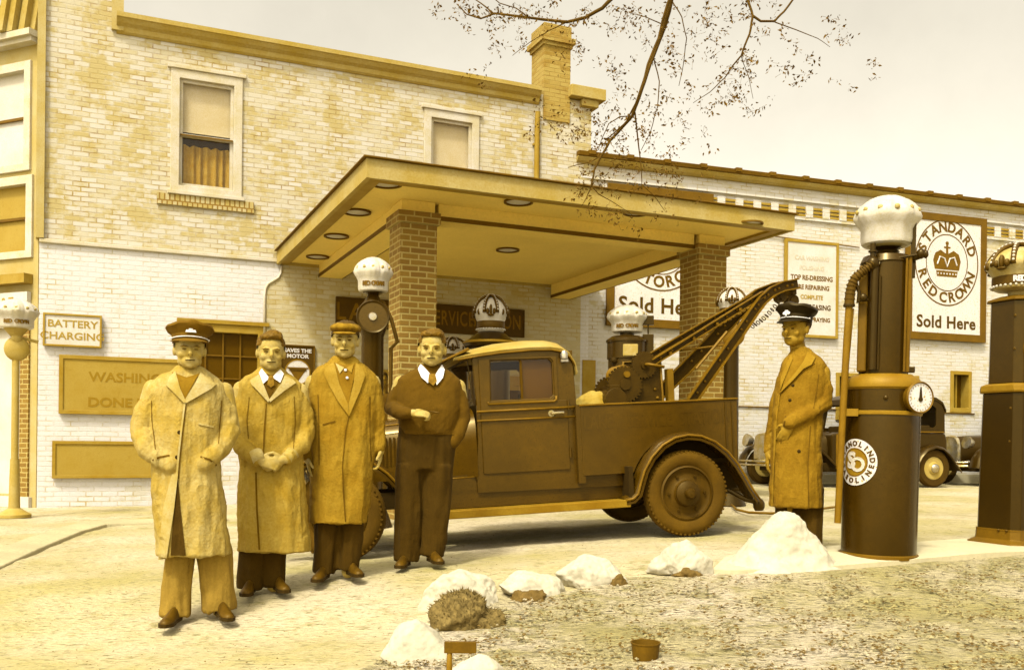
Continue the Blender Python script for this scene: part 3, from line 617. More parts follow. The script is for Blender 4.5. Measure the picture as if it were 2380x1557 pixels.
def decal(bvh, poly, off, thick, step=.02, d=(0, 1, 0), far=2, M=None):
    # polygon in local (x,z), laid over the surface met from the front
    bm = bmesh.new(); bm.faces.new([bm.verts.new((a, 0, b)) for a, b in poly])
    bmesh.ops.triangulate(bm, faces=bm.faces[:])
    for ax in (0, 2):
        lo = min(v.co[ax] for v in bm.verts); hi = max(v.co[ax] for v in bm.verts); c = lo+step
        while c < hi:
            co = [0, 0, 0]; co[ax] = c; no = [0, 0, 0]; no[ax] = 1
            bmesh.ops.bisect_plane(bm, geom=bm.verts[:]+bm.edges[:]+bm.faces[:], plane_co=co, plane_no=no); c += step
    D = Vector(d).normalized(); last = 0; miss = []
    for v in bm.verts:
        p = v.co if M is None else M @ v.co
        h = bvh.ray_cast(p-D*far, D)
        if h[0] is None: miss.append(v); continue
        v.co = h[0]-D*off
    if len(miss) < len(bm.verts):
        good = [v for v in bm.verts if v not in miss]
        for v in miss:
            p = v.co if M is None else M @ v.co
            q = min(good, key=lambda g_: (g_.co-p).length); t = (q.co-p).dot(D); v.co = p+D*t
    bmesh.ops.recalc_face_normals(bm, faces=bm.faces)
    r = bmesh.ops.extrude_face_region(bm, geom=bm.faces[:])
    for g_ in r['geom']:
        if isinstance(g_, bmesh.types.BMVert): g_.co += D*(thick+off*.9)
    bmesh.ops.recalc_face_normals(bm, faces=bm.faces)
    me = bpy.data.meshes.new('decal'); bm.to_mesh(me); bm.free(); return me
# ------------------------------------------------------------------ tow truck
a_ = W(790, 1308, 7.4); b_ = W(1597, 1247, 8.0); e_ = b_-a_
MTR = frame(a_, atan2(e_.y, e_.x), atan2(e_.z, hypot(e_.x, e_.y)))
trk = thing('tow_truck', 'dusty dark tow truck with a boom, parked behind the men', 'tow truck', MTR)
def TP(b, n, m='truck', p=None, sm=False, bv=0): return b.build(n, m, p or trk, sm, bv)
def wheel(parent, x, y, z, R, wd, side, steer=0, mt='tyre'):
    wroot = bpy.data.objects.new('wheel', None); COL.objects.link(wroot); wroot.parent = parent
    wroot.matrix_local = T(x, y+side*wd/2, z) @ Matrix.Rotation(steer, 4, 'Z') @ Matrix.Rotation(radians(90), 4, 'X')   # local z -> -y (outer when side=+1)
    q = R*.645
    prof = [(q, -wd*.34), (q+.012, -wd*.42), (R*.82, -wd*.5), (R*.93, -wd*.44), (R*.985, -wd*.28), (R, -wd*.1), (R, wd*.1), (R*.985, wd*.28), (R*.93, wd*.44), (R*.82, wd*.5), (q+.012, wd*.42), (q, wd*.34), (q, -wd*.34)]
    b = MB(); b.lathe(prof, n=56, mod=None); b.f = b.f[:-2] if False else b.f
    vs = b.v
    t_ = MB(); R_ = [[(r*cos(2*pi*j/56), r*sin(2*pi*j/56), zz) for j in range(56)] for r, zz in prof]; t_.loft(R_, False)
    for j in range(56):      # tread lugs round the shoulder
        a = 2*pi*j/56
        for sgn in (-1, 1):
            Mx = Matrix.Rotation(a, 4, 'Z') @ T(R*.967, 0, sgn*wd*.36)
            t_.box(-.012, .004, -.008, .008, -.014, .014, Mx)
    t_.build('tyre', mt, wroot, 'auto')
    b = MB(); o_ = wd*.34
    for sgn in ((1,) if side > 0 else (1,)):
        b.lathe([(q*1.0, o_-.06), (q*1.0, o_+.004), (q*.93, o_+.012), (q*.90, o_-.01), (q*.78, o_-.022), (q*.56, o_-.012), (q*.5, o_-.005), (q*.47, o_+.012), (q*.1, o_+.012), (.001, o_+.012), (.001, -o_), (q, -o_)], n=48)
    b.build('rim', 'rim', wroot, 'auto')
    b = MB(); b.lathe([(q*.46, o_+.012), (q*.45, o_+.03), (q*.3, o_+.05), (q*.2, o_+.055), (q*.19, o_+.085), (q*.14, o_+.105), (.001, o_+.11), (.001, o_)], n=24)
    for k in range(6):
        a = k*pi/3; b.lathe([(.012, 0), (.012, .016), (.001, .018)], (q*.68*cos(a), q*.68*sin(a), o_-.012), 8)
    b.build('hub', 'steel', wroot, 'auto'); return wroot
wheel(trk, 2.92, 0, .366, .366, .15, 1); wheel(trk, 0.02, -.02, .366, .366, .15, 1, radians(-17))
wheel(trk, 2.92, 1.45, .366, .366, .15, 1); wheel(trk, 0.02, 1.42, .366, .366, .15, 1, radians(-17))
# chassis
b = MB(); b.box(-.3, 3.5, .42, .50, .36, .5); b.box(-.3, 3.5, 1.02, 1.10, .36, .5); b.tube([(2.92, .12, .366), (2.92, 1.5, .366)], .05, 10); b.ell((2.92, .78, .366), (.15, .13, .15)); b.tube([(.02, .1, .33), (.02, 1.5, .33)], .035, 8)
b.box(.9, 2.3, .2, 1.3, .30, .38); TP(b, 'chassis', 'inner')
# cab panels
sil = [(1.14, .58), (1.17, .9), (1.175, 1.19), (1.155, 1.585), (1.25, 1.625), (1.65, 1.665), (1.9, 1.655), (1.975, 1.62), (2.015, 1.5), (2.03, 1.1), (2.03, .58)]
hole = [(1.30, 1.225), (1.80, 1.225), (1.83, 1.25), (1.83, 1.52), (1.80, 1.55), (1.31, 1.55)]
cab = bpy.data.objects.new('cab', None); COL.objects.link(cab); cab.parent = trk
for yy in (.17, 1.39):
    b = MB(); b.holed(sil, [hole], yy, yy+.04); b.build('side_panel', 'truck', cab, bevel=.006)
b = MB(); b.holed([(1.205, .62), (1.945, .62), (1.945, 1.205), (1.87, 1.205), (1.87, 1.57), (1.205, 1.57)], [[(1.29, 1.215), (1.81, 1.215), (1.84, 1.245), (1.84, 1.53), (1.81, 1.56), (1.30, 1.56)]], .156, .169)
dr = b.build('door', 'truck', trk, bevel=.004)
b = MB(); b.tube([(1.80, .15, 1.095), (1.80, .12, 1.095), (1.86, .118, 1.097), (1.90, .125, 1.097)], .012, 8); b.lathe([(.03, 0), (.028, .01), (.001, .012)], n=12, M=T(1.80, .155, 1.095) @ Matrix.Rotation(radians(90), 4, 'X')); b.build('handle', 'chrome', dr, smooth='auto')
b = MB(); 
for z in (.72, 1.12): b.tube([(1.952, .15, z), (1.952, .15, z+.08)], .012, 8)
b.build('hinge', 'truck2', dr)
b = MB(); b.tube([(1.27, .150, 1.215), (1.27, .150, 1.195), (1.83, .150, 1.195), (1.85, .15, 1.21), (1.85, .15, 1.24)], .010, 8); b.build('window_moulding', 'steel_lt', dr, smooth=True)
b = MB(); b.box(1.29, 1.845, .185, .19, 1.2, 1.56); b.build('pane', 'glass', cab); 
b = MB(); b.box(1.29, 1.845, 1.41, 1.415, 1.2, 1.56); b.build('pane', 'glass', cab)
b = MB(); b.box(1.555, 1.575, .178, .20, 1.22, 1.56); b.box(1.575, 1.83, .20, .21, 1.22, 1.555); b.build('shaded_window_half', 'glassdk', cab)  # added dark sheet, the dim cab interior put into its colour
b = MB(); b.box(1.99, 2.02, .2, 1.4, .6, 1.22); b.box(1.99, 2.02, .2, 1.4, 1.5, 1.62); b.box(1.99, 2.02, .2, .5, 1.221, 1.499); b.box(1.99, 2.02, 1.1, 1.4, 1.221, 1.499); b.build('rear_panel', 'truck', cab)
b = MB(); b.box(1.78, 1.98, .24, 1.36, .85, 1.32); b.box(1.45, 1.98, .24, 1.36, .70, .85); b.build('seat', 'inner', cab, bevel=.03)
b = MB(); b.tube([(1.30+.0*0, .55+.19*cos(a), 1.17+.16*sin(a)) for a in [2*pi*i/24 for i in range(25)]], .012, 6); b.tube([(1.30, .55, 1.17), (1.15, .55, .9)], .015, 6); b.build('steering_wheel', 'inner', cab, smooth=True)
# roof shell, rounded on every side
R_ = []
for x, e, c_ in [(1.00, 1.583, .01), (1.06, 1.592, .035), (1.2, 1.612, .07), (1.4, 1.635, .09), (1.65, 1.650, .095), (1.82, 1.648, .095), (1.91, 1.632, .09), (1.98, 1.590, .075), (2.025, 1.520, .05), (2.042, 1.43, .02)]:
    ring = [(x, .135+1.33*(.5-.5*cos(pi*j/20)), e+c_*(1-abs(cos(pi*j/20))**3.2)**.75) for j in range(21)]
    ring += [(x-.004, 1.455, e-.02), (x-.004, .145, e-.02)]
    R_.append(ring)
b = MB(); b.loft(R_); TP(b, 'roof', 'roof', sm='auto')
b = MB(); b.tube([(1.03, .145, 1.565), (1.2, .142, 1.59), (1.4, .142, 1.612), (1.65, .142, 1.626), (1.83, .142, 1.624), (1.92, .143, 1.605), (1.985, .145, 1.56), (2.03, .15, 1.48)], .007, 8); TP(b, 'drip_rail', 'steel_lt', sm=True)
b = MB(); b.prism([(1.14, 1.645), (.885, 1.545), (.882, 1.557), (1.12, 1.665)], .14, 1.46); TP(b, 'visor', 'steel_lt', bv=.003)
b = MB(); b.holed([(.17, .0), (1.43, .0), (1.43, .42), (.17, .42)], [[(.23, .05), (1.37, .05), (1.37, .37), (.23, .37)]], -.015, .015, Matrix(((0, 0, -.08, 0), (1, 0, 0, 0), (0, 0, 1, 0), (0, 0, 0, 1))) @ T(0, 0, 0))
b.v = [(x+1.15+0.0*y+(0.0), y, z+1.19) for x, y, z in b.v]; TP(b, 'windshield_frame', 'truck2')
b = MB(); b.box(1.125, 1.13, .22, 1.38, 1.2, 1.58); TP(b, 'windshield_pane', 'glass')
b = MB(); b.tube([(1.17, .145, 1.06), (2.0, .145, 1.06)], .008, 6); TP(b, 'body_moulding', 'steel_lt', sm=True); b = MB(); b.tube([(1.17, .145, 1.135), (2.02, .145, 1.14)], .010, 6); TP(b, 'body_moulding', 'steel_lt', sm=True); b = MB(); b.tube([(.82, .125, .60), (1.12, .125, .605)], .006, 6); TP(b, 'body_moulding', 'steel_lt', sm=True)
b = MB(); b.lathe([(.001, -.02), (.03, -.02), (.034, .02), (.02, .045), (.001, .05)], n=14, M=T(1.93, .13, 1.565)); b.box(1.90, 1.96, .12, .16, 1.52, 1.54); TP(b, 'marker_lamp', 'chrome', sm='auto')
# hood, cowl, radiator
def hsec(x, k, zt, yb):
    pts = []
    for j in range(21):
        a = pi*j/20; c_ = cos(a); s_ = sin(a)
        pts.append((x, .78-yb*(abs(c_)**.55)*(1 if c_ > 0 else -1), .60+(zt-.60)*(s_**.38 if s_ > 0 else 0)))
    return pts
b = MB(); b.loft([hsec(-.16, 0, 1.06, .33), hsec(.3, 0, 1.09, .40), hsec(.75, 0, 1.13, .49), hsec(1.02, 0, 1.17, .57), hsec(1.16, 0, 1.20, .62)]); TP(b, 'hood', 'truck', sm='auto')
b = MB()
for i in range(16):
    x = .22+i*.034; yb = .78-(.39+.1*(x-.25))-.014; b.box(x, x+.014, yb-.012, yb+.02, .72, .96)
TP(b, 'louvre_panel', 'truck2')
b = MB(); b.tube([(-.1, .40, 1.035), (.4, .345, 1.055), (1.05, .25, 1.10)], .010, 6); TP(b, 'hood_moulding', 'steel_lt', sm=True)
b = MB(); b.loft([hsec(-.24, 0, 1.04, .30), hsec(-.22, 0, 1.08, .34), hsec(-.155, 0, 1.09, .35)]); b.tube([(-.2, .78, 1.07), (-.2, .78, 1.14)], .03, 10); TP(b, 'radiator_shell', 'chrome', sm='auto')
for yy in (.36, 1.20):
    b = MB(); b.lathe([(.001, -.12), (.07, -.10), (.105, -.03), (.11, .05), (.10, .06), (.001, .062)], n=24, M=T(-.28, yy, .82) @ Matrix.Rotation(radians(-90), 4, 'Y')); b.tube([(-.25, yy, .72), (-.2, yy, .6)], .02, 8); TP(b, 'headlight', 'chrome', sm='auto')
# fenders
def strip(path, y0, y1, th=.02, crown=.03, lip=.012):
    R_ = []; n = len(path)
    for i, p in enumerate(path):
        q0 = Vector(path[max(0, i-1)]); q1 = Vector(path[min(n-1, i+1)]); d = (q1-q0).normalized(); nr = Vector((-d.y, d.x))
        if i and nr.dot(last) < 0: nr = -nr
        last = nr; P0 = Vector(p)
        ring = []
        for j in range(9):
            t = j/8; h_ = crown*(1-(2*t-1)**2)-.02*(t < .06); q = P0+nr*h_; ring.append((q.x, y0+(y1-y0)*t, q.y))
        for j in range(8, -1, -1):
            t = j/8; h_ = crown*(1-(2*t-1)**2)-.02*(t < .06)-th; q = P0+nr*h_; ring.append((q.x, y0+(y1-y0)*t, q.y))
        R_.append(ring)
    return R_
rf = [(2.36, .345), (2.42, .352), (2.465, .39), (2.49, .47), (2.53, .58), (2.60, .69), (2.70, .785), (2.81, .84), (2.93, .858), (3.05, .843), (3.17, .79), (3.28, .70), (3.37, .59), (3.44, .47), (3.50, .36), (3.56, .27)]
ff = [(.80, .345), (.72, .37), (.62, .45), (.50, .565), (.40, .68), (.28, .775), (.14, .83), (0, .85), (-.14, .835), (-.28, .78), (-.39, .69), (-.47, .57), (-.51, .42)]
def up_first(p): return p
for y0, y1 in ((-.035, .20), (1.36, 1.595)):
    for pth, nm in ((rf, 'fender'), (list(reversed(ff)), 'fender')):
        b = MB(); R_ = strip(pth, y0, y1)
        b.loft(R_); f_ = TP(b, nm, 'truck2', sm='auto')
        yo = y0 if y0 < 0 else y1
        b = MB(); b.tube([(p[0], yo, p[1]) for p in pth], .011, 8); b.build('bead', 'steel_lt', f_, smooth=True)
    # inner valance closing the arch to the body
    ya = .115 if y0 < 0 else 1.43
    arch = [(2.93+.50*cos(pi*k/20), .36+.50*sin(pi*k/20)) for k in range(21)]
    b = MB(); b.box(.80, 2.40, y0+.02, y1, .30, .345); b.box(.80, 2.40, y0+.005, y0+.02, .285, .35); TP(b, 'running_board', 'pump_lt' if y0 < 0 else 'truck2', bv=.006)
b = MB(); b.box(.5, 2.45, .19, .21, .35, .62); b.box(.5, 2.45, 1.37, 1.39, .35, .62); TP(b, 'sill_apron', 'truck2')
b = MB(); b.prism([(1.15, .605), (2.42, .575), (2.42, .455), (1.15, .47)], .165, .19); TP(b, 'sill_panel', 'truck')
b = MB(); b.tube([(2.05, .13, .64), (2.45, .13, .635)], .008, 6); TP(b, 'bed_moulding', 'steel_lt', sm=True)
b = MB(); b.box(2.44, 3.40, .215, .225, .34, .62); b.box(2.44, 3.40, .14, .60, .60, .612); b.box(2.40, 2.44, .0, .6, .36, .62); TP(b, 'wheel_well', 'inner')
b = MB(); b.prism([(2.93+.53*cos(pi*k/24), .37+.53*sin(pi*k/24)) for k in range(25)], .20, .212); TP(b, 'wheel_well', 'inner')
# bed
arch = [(2.93+.485*cos(pi*(1-k/24)), .37+.50*sin(pi*(1-k/24))) for k in range(25)]
side = [(2.04, .56), (2.44, .56)]+[(max(2.45, p[0]), max(p[1], .56)) for p in arch if p[1] > .55]+[(3.43, .56), (3.45, 1.142), (2.04, 1.142)]
bed = bpy.data.objects.new('bed', None); COL.objects.link(bed); bed.parent = trk
for yy in (.10, 1.42):
    b = MB(); b.prism(side, yy, yy+.035); b.build('side_panel', 'truck', bed, bevel=.004)
    b = MB(); b.box(2.03, 3.455, yy-.012, yy+.045, 1.143, 1.158); b.build('top_rail', 'steel_lt', bed, bevel=.003)
b = MB(); b.box(3.405, 3.445, .136, 1.419, .56, 1.14); b.box(3.446, 3.456, .14, 1.40, .62, 1.08); b.build('tailgate', 'truck', bed)
b = MB(); b.box(2.0, 2.06, .105, .2, .50, 1.155); b.build('corner_post', 'truck', bed); b = MB(); b.box(2.0, 2.06, 1.38, 1.45, .50, 1.155); b.build('corner_post', 'truck', bed)
b = MB(); b.box(2.05, 3.40, .14, 1.415, .60, .64); b.build('floor', 'inner', bed)
b = MB(); b.box(3.33, 3.345, .091, .099, .58, 1.13); b.box(3.39, 3.40, .091, .099, .58, 1.13); b.build('rib', 'truck2', bed)
o = text_part('LAKE    SERVICE  STATION', .17, mat('faded_truck_lettering', .078, .06, 6, .26, spec=.8), bed, T(2.72, .098, 1.0), bold=.004, stretch=.66, ext=.001)
for yy in (.0, 1.56):
    b = MB(); b.lathe([(.001, -.05), (.035, -.05), (.05, -.02), (.05, .02), (.03, .05), (.001, .05)], n=14, M=T(3.60, .08 if yy == 0 else 1.48, .22)); b.tube([(3.35, .25 if yy == 0 else 1.3, .38), (3.5, .12 if yy == 0 else 1.44, .27), (3.6, .08 if yy == 0 else 1.48, .24)], .022, 8); TP(b, 'bumper_bracket', 'steel', sm='auto')
b = MB(); b.tube([(3.44, .3, .36), (3.62, .3, .345), (3.66, .5, .345), (3.66, 1.1, .345), (3.62, 1.3, .345), (3.44, 1.3, .36)], .03, 8); b.tube([(3.3, .6, .33), (3.75, .6, .30), (3.8, .62, .33)], .02, 8); TP(b, 'tow_bar', 'steel', sm='auto')
b = MB(); b.tube([(-.60, -.05, .42), (-.62, .2, .42), (-.62, 1.35, .42), (-.60, 1.6, .42)], .03, 8); b.tube([(-.6, .4, .42), (-.2, .45, .42)], .02, 6); b.tube([(-.6, 1.15, .42), (-.2, 1.1, .42)], .02, 6); TP(b, 'bumper', 'chrome', sm='auto')
# winch
wn = bpy.data.objects.new('winch', None); COL.objects.link(wn); wn.parent = trk
for yy in (.62, .92):
    b = MB(); b.prism([(2.56, .64), (3.00, .64), (2.96, 1.56), (2.71, 1.56)], yy, yy+.02); b.build('side_plate', 'steel', wn, bevel=.004)
    b = MB(); b.tube([(2.575, yy-.006, .66), (2.715, yy-.006, 1.555), (2.965, yy-.006, 1.555)], .011, 6); b.tube([(2.985, yy-.006, .66), (2.962, yy-.006, 1.55)], .011, 6)
    for q in ((2.72, 1.45), (2.9, 1.45), (2.72, 1.3), (2.9, 1.28), (2.68, 1.2), (2.92, 1.2)): b.ell((q[0], yy-.008, q[1]), (.014, .008, .014), 8, 6)
    b.build('plate_edge', 'steel_lt', wn, smooth=True)
def gear(cx, cz, y, r, n, th, nm='gear'):
    b = MB(); pl = []
    for k in range(n):
        for da, rr in ((-.3, r*.9), (-.18, r), (.18, r), (.3, r*.9)): pl.append((cx+rr*cos(2*pi*(k+da)/n), cz+rr*sin(2*pi*(k+da)/n)))
    b.holed(pl, [circle_poly(cx, cz, r*.2, 12)], y, y+th); b.lathe([(r*.3, -.02), (r*.3, th+.02), (.001, th+.02), (.001, -.02)], n=12, M=T(cx, y+th, cz) @ Matrix.Rotation(radians(90), 4, 'X')); b.build(nm, 'steel', wn)
gear(2.80, 1.50, .585, .125, 24, .025); gear(2.60, 1.33, .57, .17, 30, .03); gear(2.56, 1.28, .88, .15, 26, .03)
b = MB()
for k in range(9): b.lathe([(.085, 0), (.095, .013), (.085, .026)], n=20, M=T(2.62, .66+k*.027, 1.42) @ Matrix.Rotation(radians(-90), 4, 'X'))
b.tube([(2.62, .55, 1.42), (2.62, 1.05, 1.42)], .03, 10); b.build('cable_drum', 'steel_lt', wn, smooth='auto')
b = MB(); b.box(2.46, 2.64, .56, .95, 1.28, 1.33); b.tube([(2.49, .5, 1.2), (2.49, 1.0, 1.2)], .10, 16); b.box(2.44, 2.62, .5, .6, .95, 1.12); b.build('bracket', 'steel', wn, bevel=.004)
b = MB(); b.box(3.02, 3.08, .6, .68, .64, 1.46); b.build('post', 'pipe', wn, bevel=.004)
b = MB(); b.tube([(2.80, .56, 1.50), (2.80, .5, 1.50), (2.95, .49, 1.47)], .014, 8); b.build('crank', 'steel_lt', wn, smooth=True)
# boom: channel irons
boom = bpy.data.objects.new('boom', None); COL.objects.link(boom); boom.parent = trk
def channel(pts, w_, h_, nm, m='steel', fl=.045):
    # pts in (x,y,z); web in the x-z plane of height h_, flanges reach w_ outward (-y)
    n = len(pts); P_ = [Vector(p) for p in pts]; nr = []
    for i in range(n):
        d = (P_[min(i+1, n-1)]-P_[max(0, i-1)]); d.normalize(); nr.append(Vector((0, 1, 0)).cross(d).normalized()*-1)
    def rail(o0, o1, y0, y1, name, mm):
        b = MB(); R = []
        for p, q in zip(P_, nr): R.append([tuple(p+q*o0+Vector((0, y0, 0))), tuple(p+q*o1+Vector((0, y0, 0))), tuple(p+q*o1+Vector((0, y1, 0))), tuple(p+q*o0+Vector((0, y1, 0)))])
        b.loft(R); return b
    b = rail(-h_/2, h_/2, 0, .008, nm, m); o = b.build(nm, m, boom)
    for s_ in (-1, 1):
        b = rail(s_*h_/2-.005, s_*h_/2+.005, -fl, .012, nm, m); b.build('flange', 'steel_lt' if m != 'x' else m, o)
    b = MB()
    for i in range(n-1):
        for t in (.25, .6): p = P_[i].lerp(P_[i+1], t); b.ell((p.x, p.y-.006, p.z), (.014, .01, .014), 8, 6)
    b.build('rivet', 'steel_lt', o, smooth=True); return o
channel([(3.14, .55, .70), (3.22, .55, 1.16), (3.45, .555, 1.44), (3.70, .56, 1.74), (3.87, .57, 1.95), (3.97, .58, 2.06), (4.08, .585, 2.14), (4.20, .59, 2.185), (4.35, .59, 2.205)], .05, .085, 'lower_arm')
channel([(3.02, 1.05, .72), (3.02, 1.05, 1.18), (3.35, .99, 1.48), (3.62, .93, 1.74), (3.82, .88, 1.95), (3.94, .84, 2.06), (4.06, .82, 2.14), (4.2, .8, 2.185), (4.35, .8, 2.205)], .05, .12, 'lower_arm')
channel([(2.88, .60, 1.52), (3.2, .60, 1.69), (3.55, .605, 1.88), (3.85, .61, 2.04), (4.0, .615, 2.12)], .04, .05, 'upper_arm')
channel([(2.88, .92, 1.55), (3.2, .9, 1.72), (3.55, .87, 1.90), (3.85, .84, 2.05), (4.0, .83, 2.12)], .04, .05, 'upper_arm')
b = MB()
for i in range(26):
    t = i/25; p = Vector((2.86, .74, 1.48)).lerp(Vector((4.1, .70, 2.10)), t); b.tube([p+Vector((-.02, 0, -.008)), p+Vector((.02, 0, .008))], .013 if i % 2 else .008, 6)
b.build('cable', 'steel_lt', boom, smooth=True)
b = MB()
for i in range(13):
    t = i/12; b.box(-.012, .012, .57, .93, -.012, .012, T(3.05+t*.7, 0, 1.60+t*.38)) if i % 4 == 0 else None
b.tube([(3.3, .6, 1.45), (3.62, .6, 1.78)], .014, 6); b.tube([(3.15, .61, 1.62), (3.6, .6, 1.66)], .010, 6); b.build('brace', 'steel_lt', boom)
for cx_, cz_, r_ in ((4.21, 2.095, .05), (4.325, 2.06, .058)):
    b = MB()
    b.lathe([(.001, -.045), (r_*.5, -.045), (r_*.55, -.035), (r_, -.04), (r_, -.03), (r_*.85, -.01), (r_*.85, .01), (r_, .03), (r_, .04), (r_*.55, .035), (r_*.5, .045), (.001, .045)], n=24, M=T(cx_, .68, cz_) @ Matrix.Rotation(radians(90), 4, 'X')); b.build('pulley', 'steel', boom, smooth='auto')
b = MB(); b.box(4.29, 4.36, .64, .72, 1.965, 2.01); b.tube([(4.325, .68, 1.97), (4.33, .68, 1.9), (4.37, .68, 1.86), (4.39, .68, 1.90)], .015, 8); b.box(4.30, 4.34, .6, .78, 2.11, 2.17); b.build('hook_block', 'steel', boom, bevel=.003)
ch = bpy.data.objects.new('chain', None); COL.objects.link(ch); ch.parent = trk
b = MB()
for i in range(11):
    t = i/10; p = Vector((4.17, .60, 2.07)).lerp(Vector((3.86, .57, 1.82)), t)+Vector((0, 0, -.03*sin(pi*t))); Mx = T(*p) @ Matrix.Rotation(radians(39), 4, 'Y') @ Matrix.Rotation(radians(90*(i % 2)), 4, 'X')
    b.tube([tuple(Mx @ Vector((.022*cos(a), 0, .013*sin(a)))) for a in [2*pi*k/10 for k in range(11)]], .0045, 5)
bpy.data.objects.remove(ch); b.build('chain', 'steel', boom, smooth=True)
# bundle and hose in the bed
b = MB(); b.ell((0, 0, 0), (.19, .2, .16), 20, 12); b.ell((.17, .1, -.03), (.13, .16, .10), 16, 10); b.ell((-.17, .05, -.05), (.1, .15, .09), 14, 10)
me = remesh(b, .012, 4, lambda c, n: c+n*.02*noise.noise(c*9)+n*.008*noise.noise(c*26))
o = mkobj('canvas_bundle', me, 'canvas', smooth=True); o.matrix_world = MTR @ T(2.36, .75, 1.13); tag(o, 'pale round canvas bundle lying in the truck bed behind the cab', 'bundle')
b = MB(); b.box(-.18, .18, -.3, .3, 0, .42); o = b.build('tool_box', 'steel', bevel=.02); o.matrix_world = MTR @ T(2.35, .75, .645); tag(o, 'dark steel box in the truck bed beneath the pale bundle', 'box')
# air hose on the drive
p0 = [hit(*q) for q in ((1700, 1178), (1712, 1190), (1740, 1197), (1790, 1199), (1850, 1196), (1930, 1185), (1990, 1178))]
b = MB(); b.tube([(p.x, p.y, p.z+.03) for p in p0], .014, 8); o = b.build('air_hose', 'pipe', smooth=True); tag(o, 'tan hose lying on the drive behind the rear wheel of the tow truck', 'hose')
# ------------------------------------------------------------------ fuel pumps
def crown_globe(parent, z, R, H, style, txt='RED CROWN', ang=0, turn=0):
    # style 0: white milk glass with soft lobes; 1: painted crown with arches and beads
    gl = bpy.data.objects.new('globe', None)
    prof = [(.70, 0), (.77, .03), (.80, .10), (.80, .30), (.88, .40), (.98, .50), (1.0, .57), (.93, .69), (.80, .80), (.62, .89), (.40, .96), (.18, .995), (.001, 1.0)]
    def md(a, zz):
        t = zz/H; k = max(0, min(1, (t-.33)/.25)); k *= 1 if t < .9 else .3
        return 1+k*(.10*abs(cos(4*a+ang))-.05)+.016*k*sin(24*a)+.01*sin(12*a)
    b = MB(); b.lathe([(r*R, t*H) for r, t in prof], (0, 0, z), 96, mod=md)
    gm = 'globe_tan' if style and txt.strip() else 'globe'; g_ = b.build('globe', gm, parent, 'auto')
    dk = 'letter_dk' if style else 'globe_tan'
    if style:
        b = MB(); b.lathe([(.815*R, .09*H), (.83*R, .10*H), (.83*R, .29*H), (.815*R, .30*H)], (0, 0, z), 64); b.f = b.f[:-2]; b.build('band', 'letter_dk', g_, smooth='auto')
        for k in range(4):
            a0 = k*pi/4+ang+pi/8; b = MB(); pts = []
            for i in range(21):
                t = -1+2*i/20; rr = R*1.03*(1-abs(t)**0*0)*0
                th_ = t*pi/2*.98; pts.append((R*1.0*sin(th_)*cos(a0), R*1.0*sin(th_)*sin(a0), z+H*(.50+.55*cos(th_))))
            b.tube(pts, R*.10, 8); b.build('arch', 'letter_dk', g_, smooth=True)
            b = MB()
            for i in range(1, 20, 1):
                p = Vector(pts[i]); q = (p-Vector((0, 0, z+H*.5))).normalized(); p += q*R*.06; b.ell(tuple(p), (R*.055,)*3, 8, 6)
            b.build('beads', 'globe', g_, smooth=True)
        for k in range(8):      # fleurs round the rim
            a = k*pi/4+ang; Mx = T(0, 0, z) @ Matrix.Rotation(a, 4, 'Z') @ T(R*.99, 0, H*.50) @ Matrix.Rotation(radians(90), 4, 'Z')
            b = MB(); 
            if k % 2: b.ell((0, 0, .02), (R*.10, .02, H*.09), 10, 8, Mx)
            else:
                b.ell((0, 0, H*.09), (R*.10, .03, H*.16), 10, 8, Mx); b.ell((-R*.19, 0, H*.05), (R*.10, .026, H*.09), 10, 8, Mx); b.ell((R*.19, 0, H*.05), (R*.10, .026, H*.09), 10, 8, Mx); b.ell((0, 0, -H*.06), (R*.19, .026, H*.04), 10, 8, Mx)
            b.build('fleur', 'letter_dk', g_, smooth=True)
        b = MB()
        for k in range(30):
            a = 2*pi*k/30; b.ell((.84*R*cos(a), .84*R*sin(a), z+.07*H), (R*.05,)*3, 8, 5)
        b.build('beads', 'globe', g_, smooth=True)
    else:
        b = MB()
        for k in range(12):
            a = 2*pi*k/12+ang; Mx = T(0, 0, z) @ Matrix.Rotation(a, 4, 'Z') @ T(R*.97, 0, H*.66); b.ell((0, 0, 0), (R*.05, R*.09, H*.05), 8, 6, Mx)
        b.build('jewel', 'globe_tan', g_, smooth=True)
    # lettering wrapped round the band
    L = []; n = len(txt); s_ = H*.15
    for i, chh in enumerate(txt):
        if chh == ' ': continue
        a = -pi/2+turn+(i-(n-1)/2)*(.155)*(1.0); me = text_part(chh, s_*1.15, None, None, None, bold=.003, ext=.002)
        L.append((me, T(0, 0, z+H*.195) @ Matrix.Rotation(a+pi/2, 4, 'Z') @ T(0, -.84*R, 0)))
    mkobj('lettering', join_meshes('lettering', L), 'sign_w' if style else 'letter_dk2', g_)
    return g_
def yaw_to_cam(p): return -atan2(p.x, p.y)
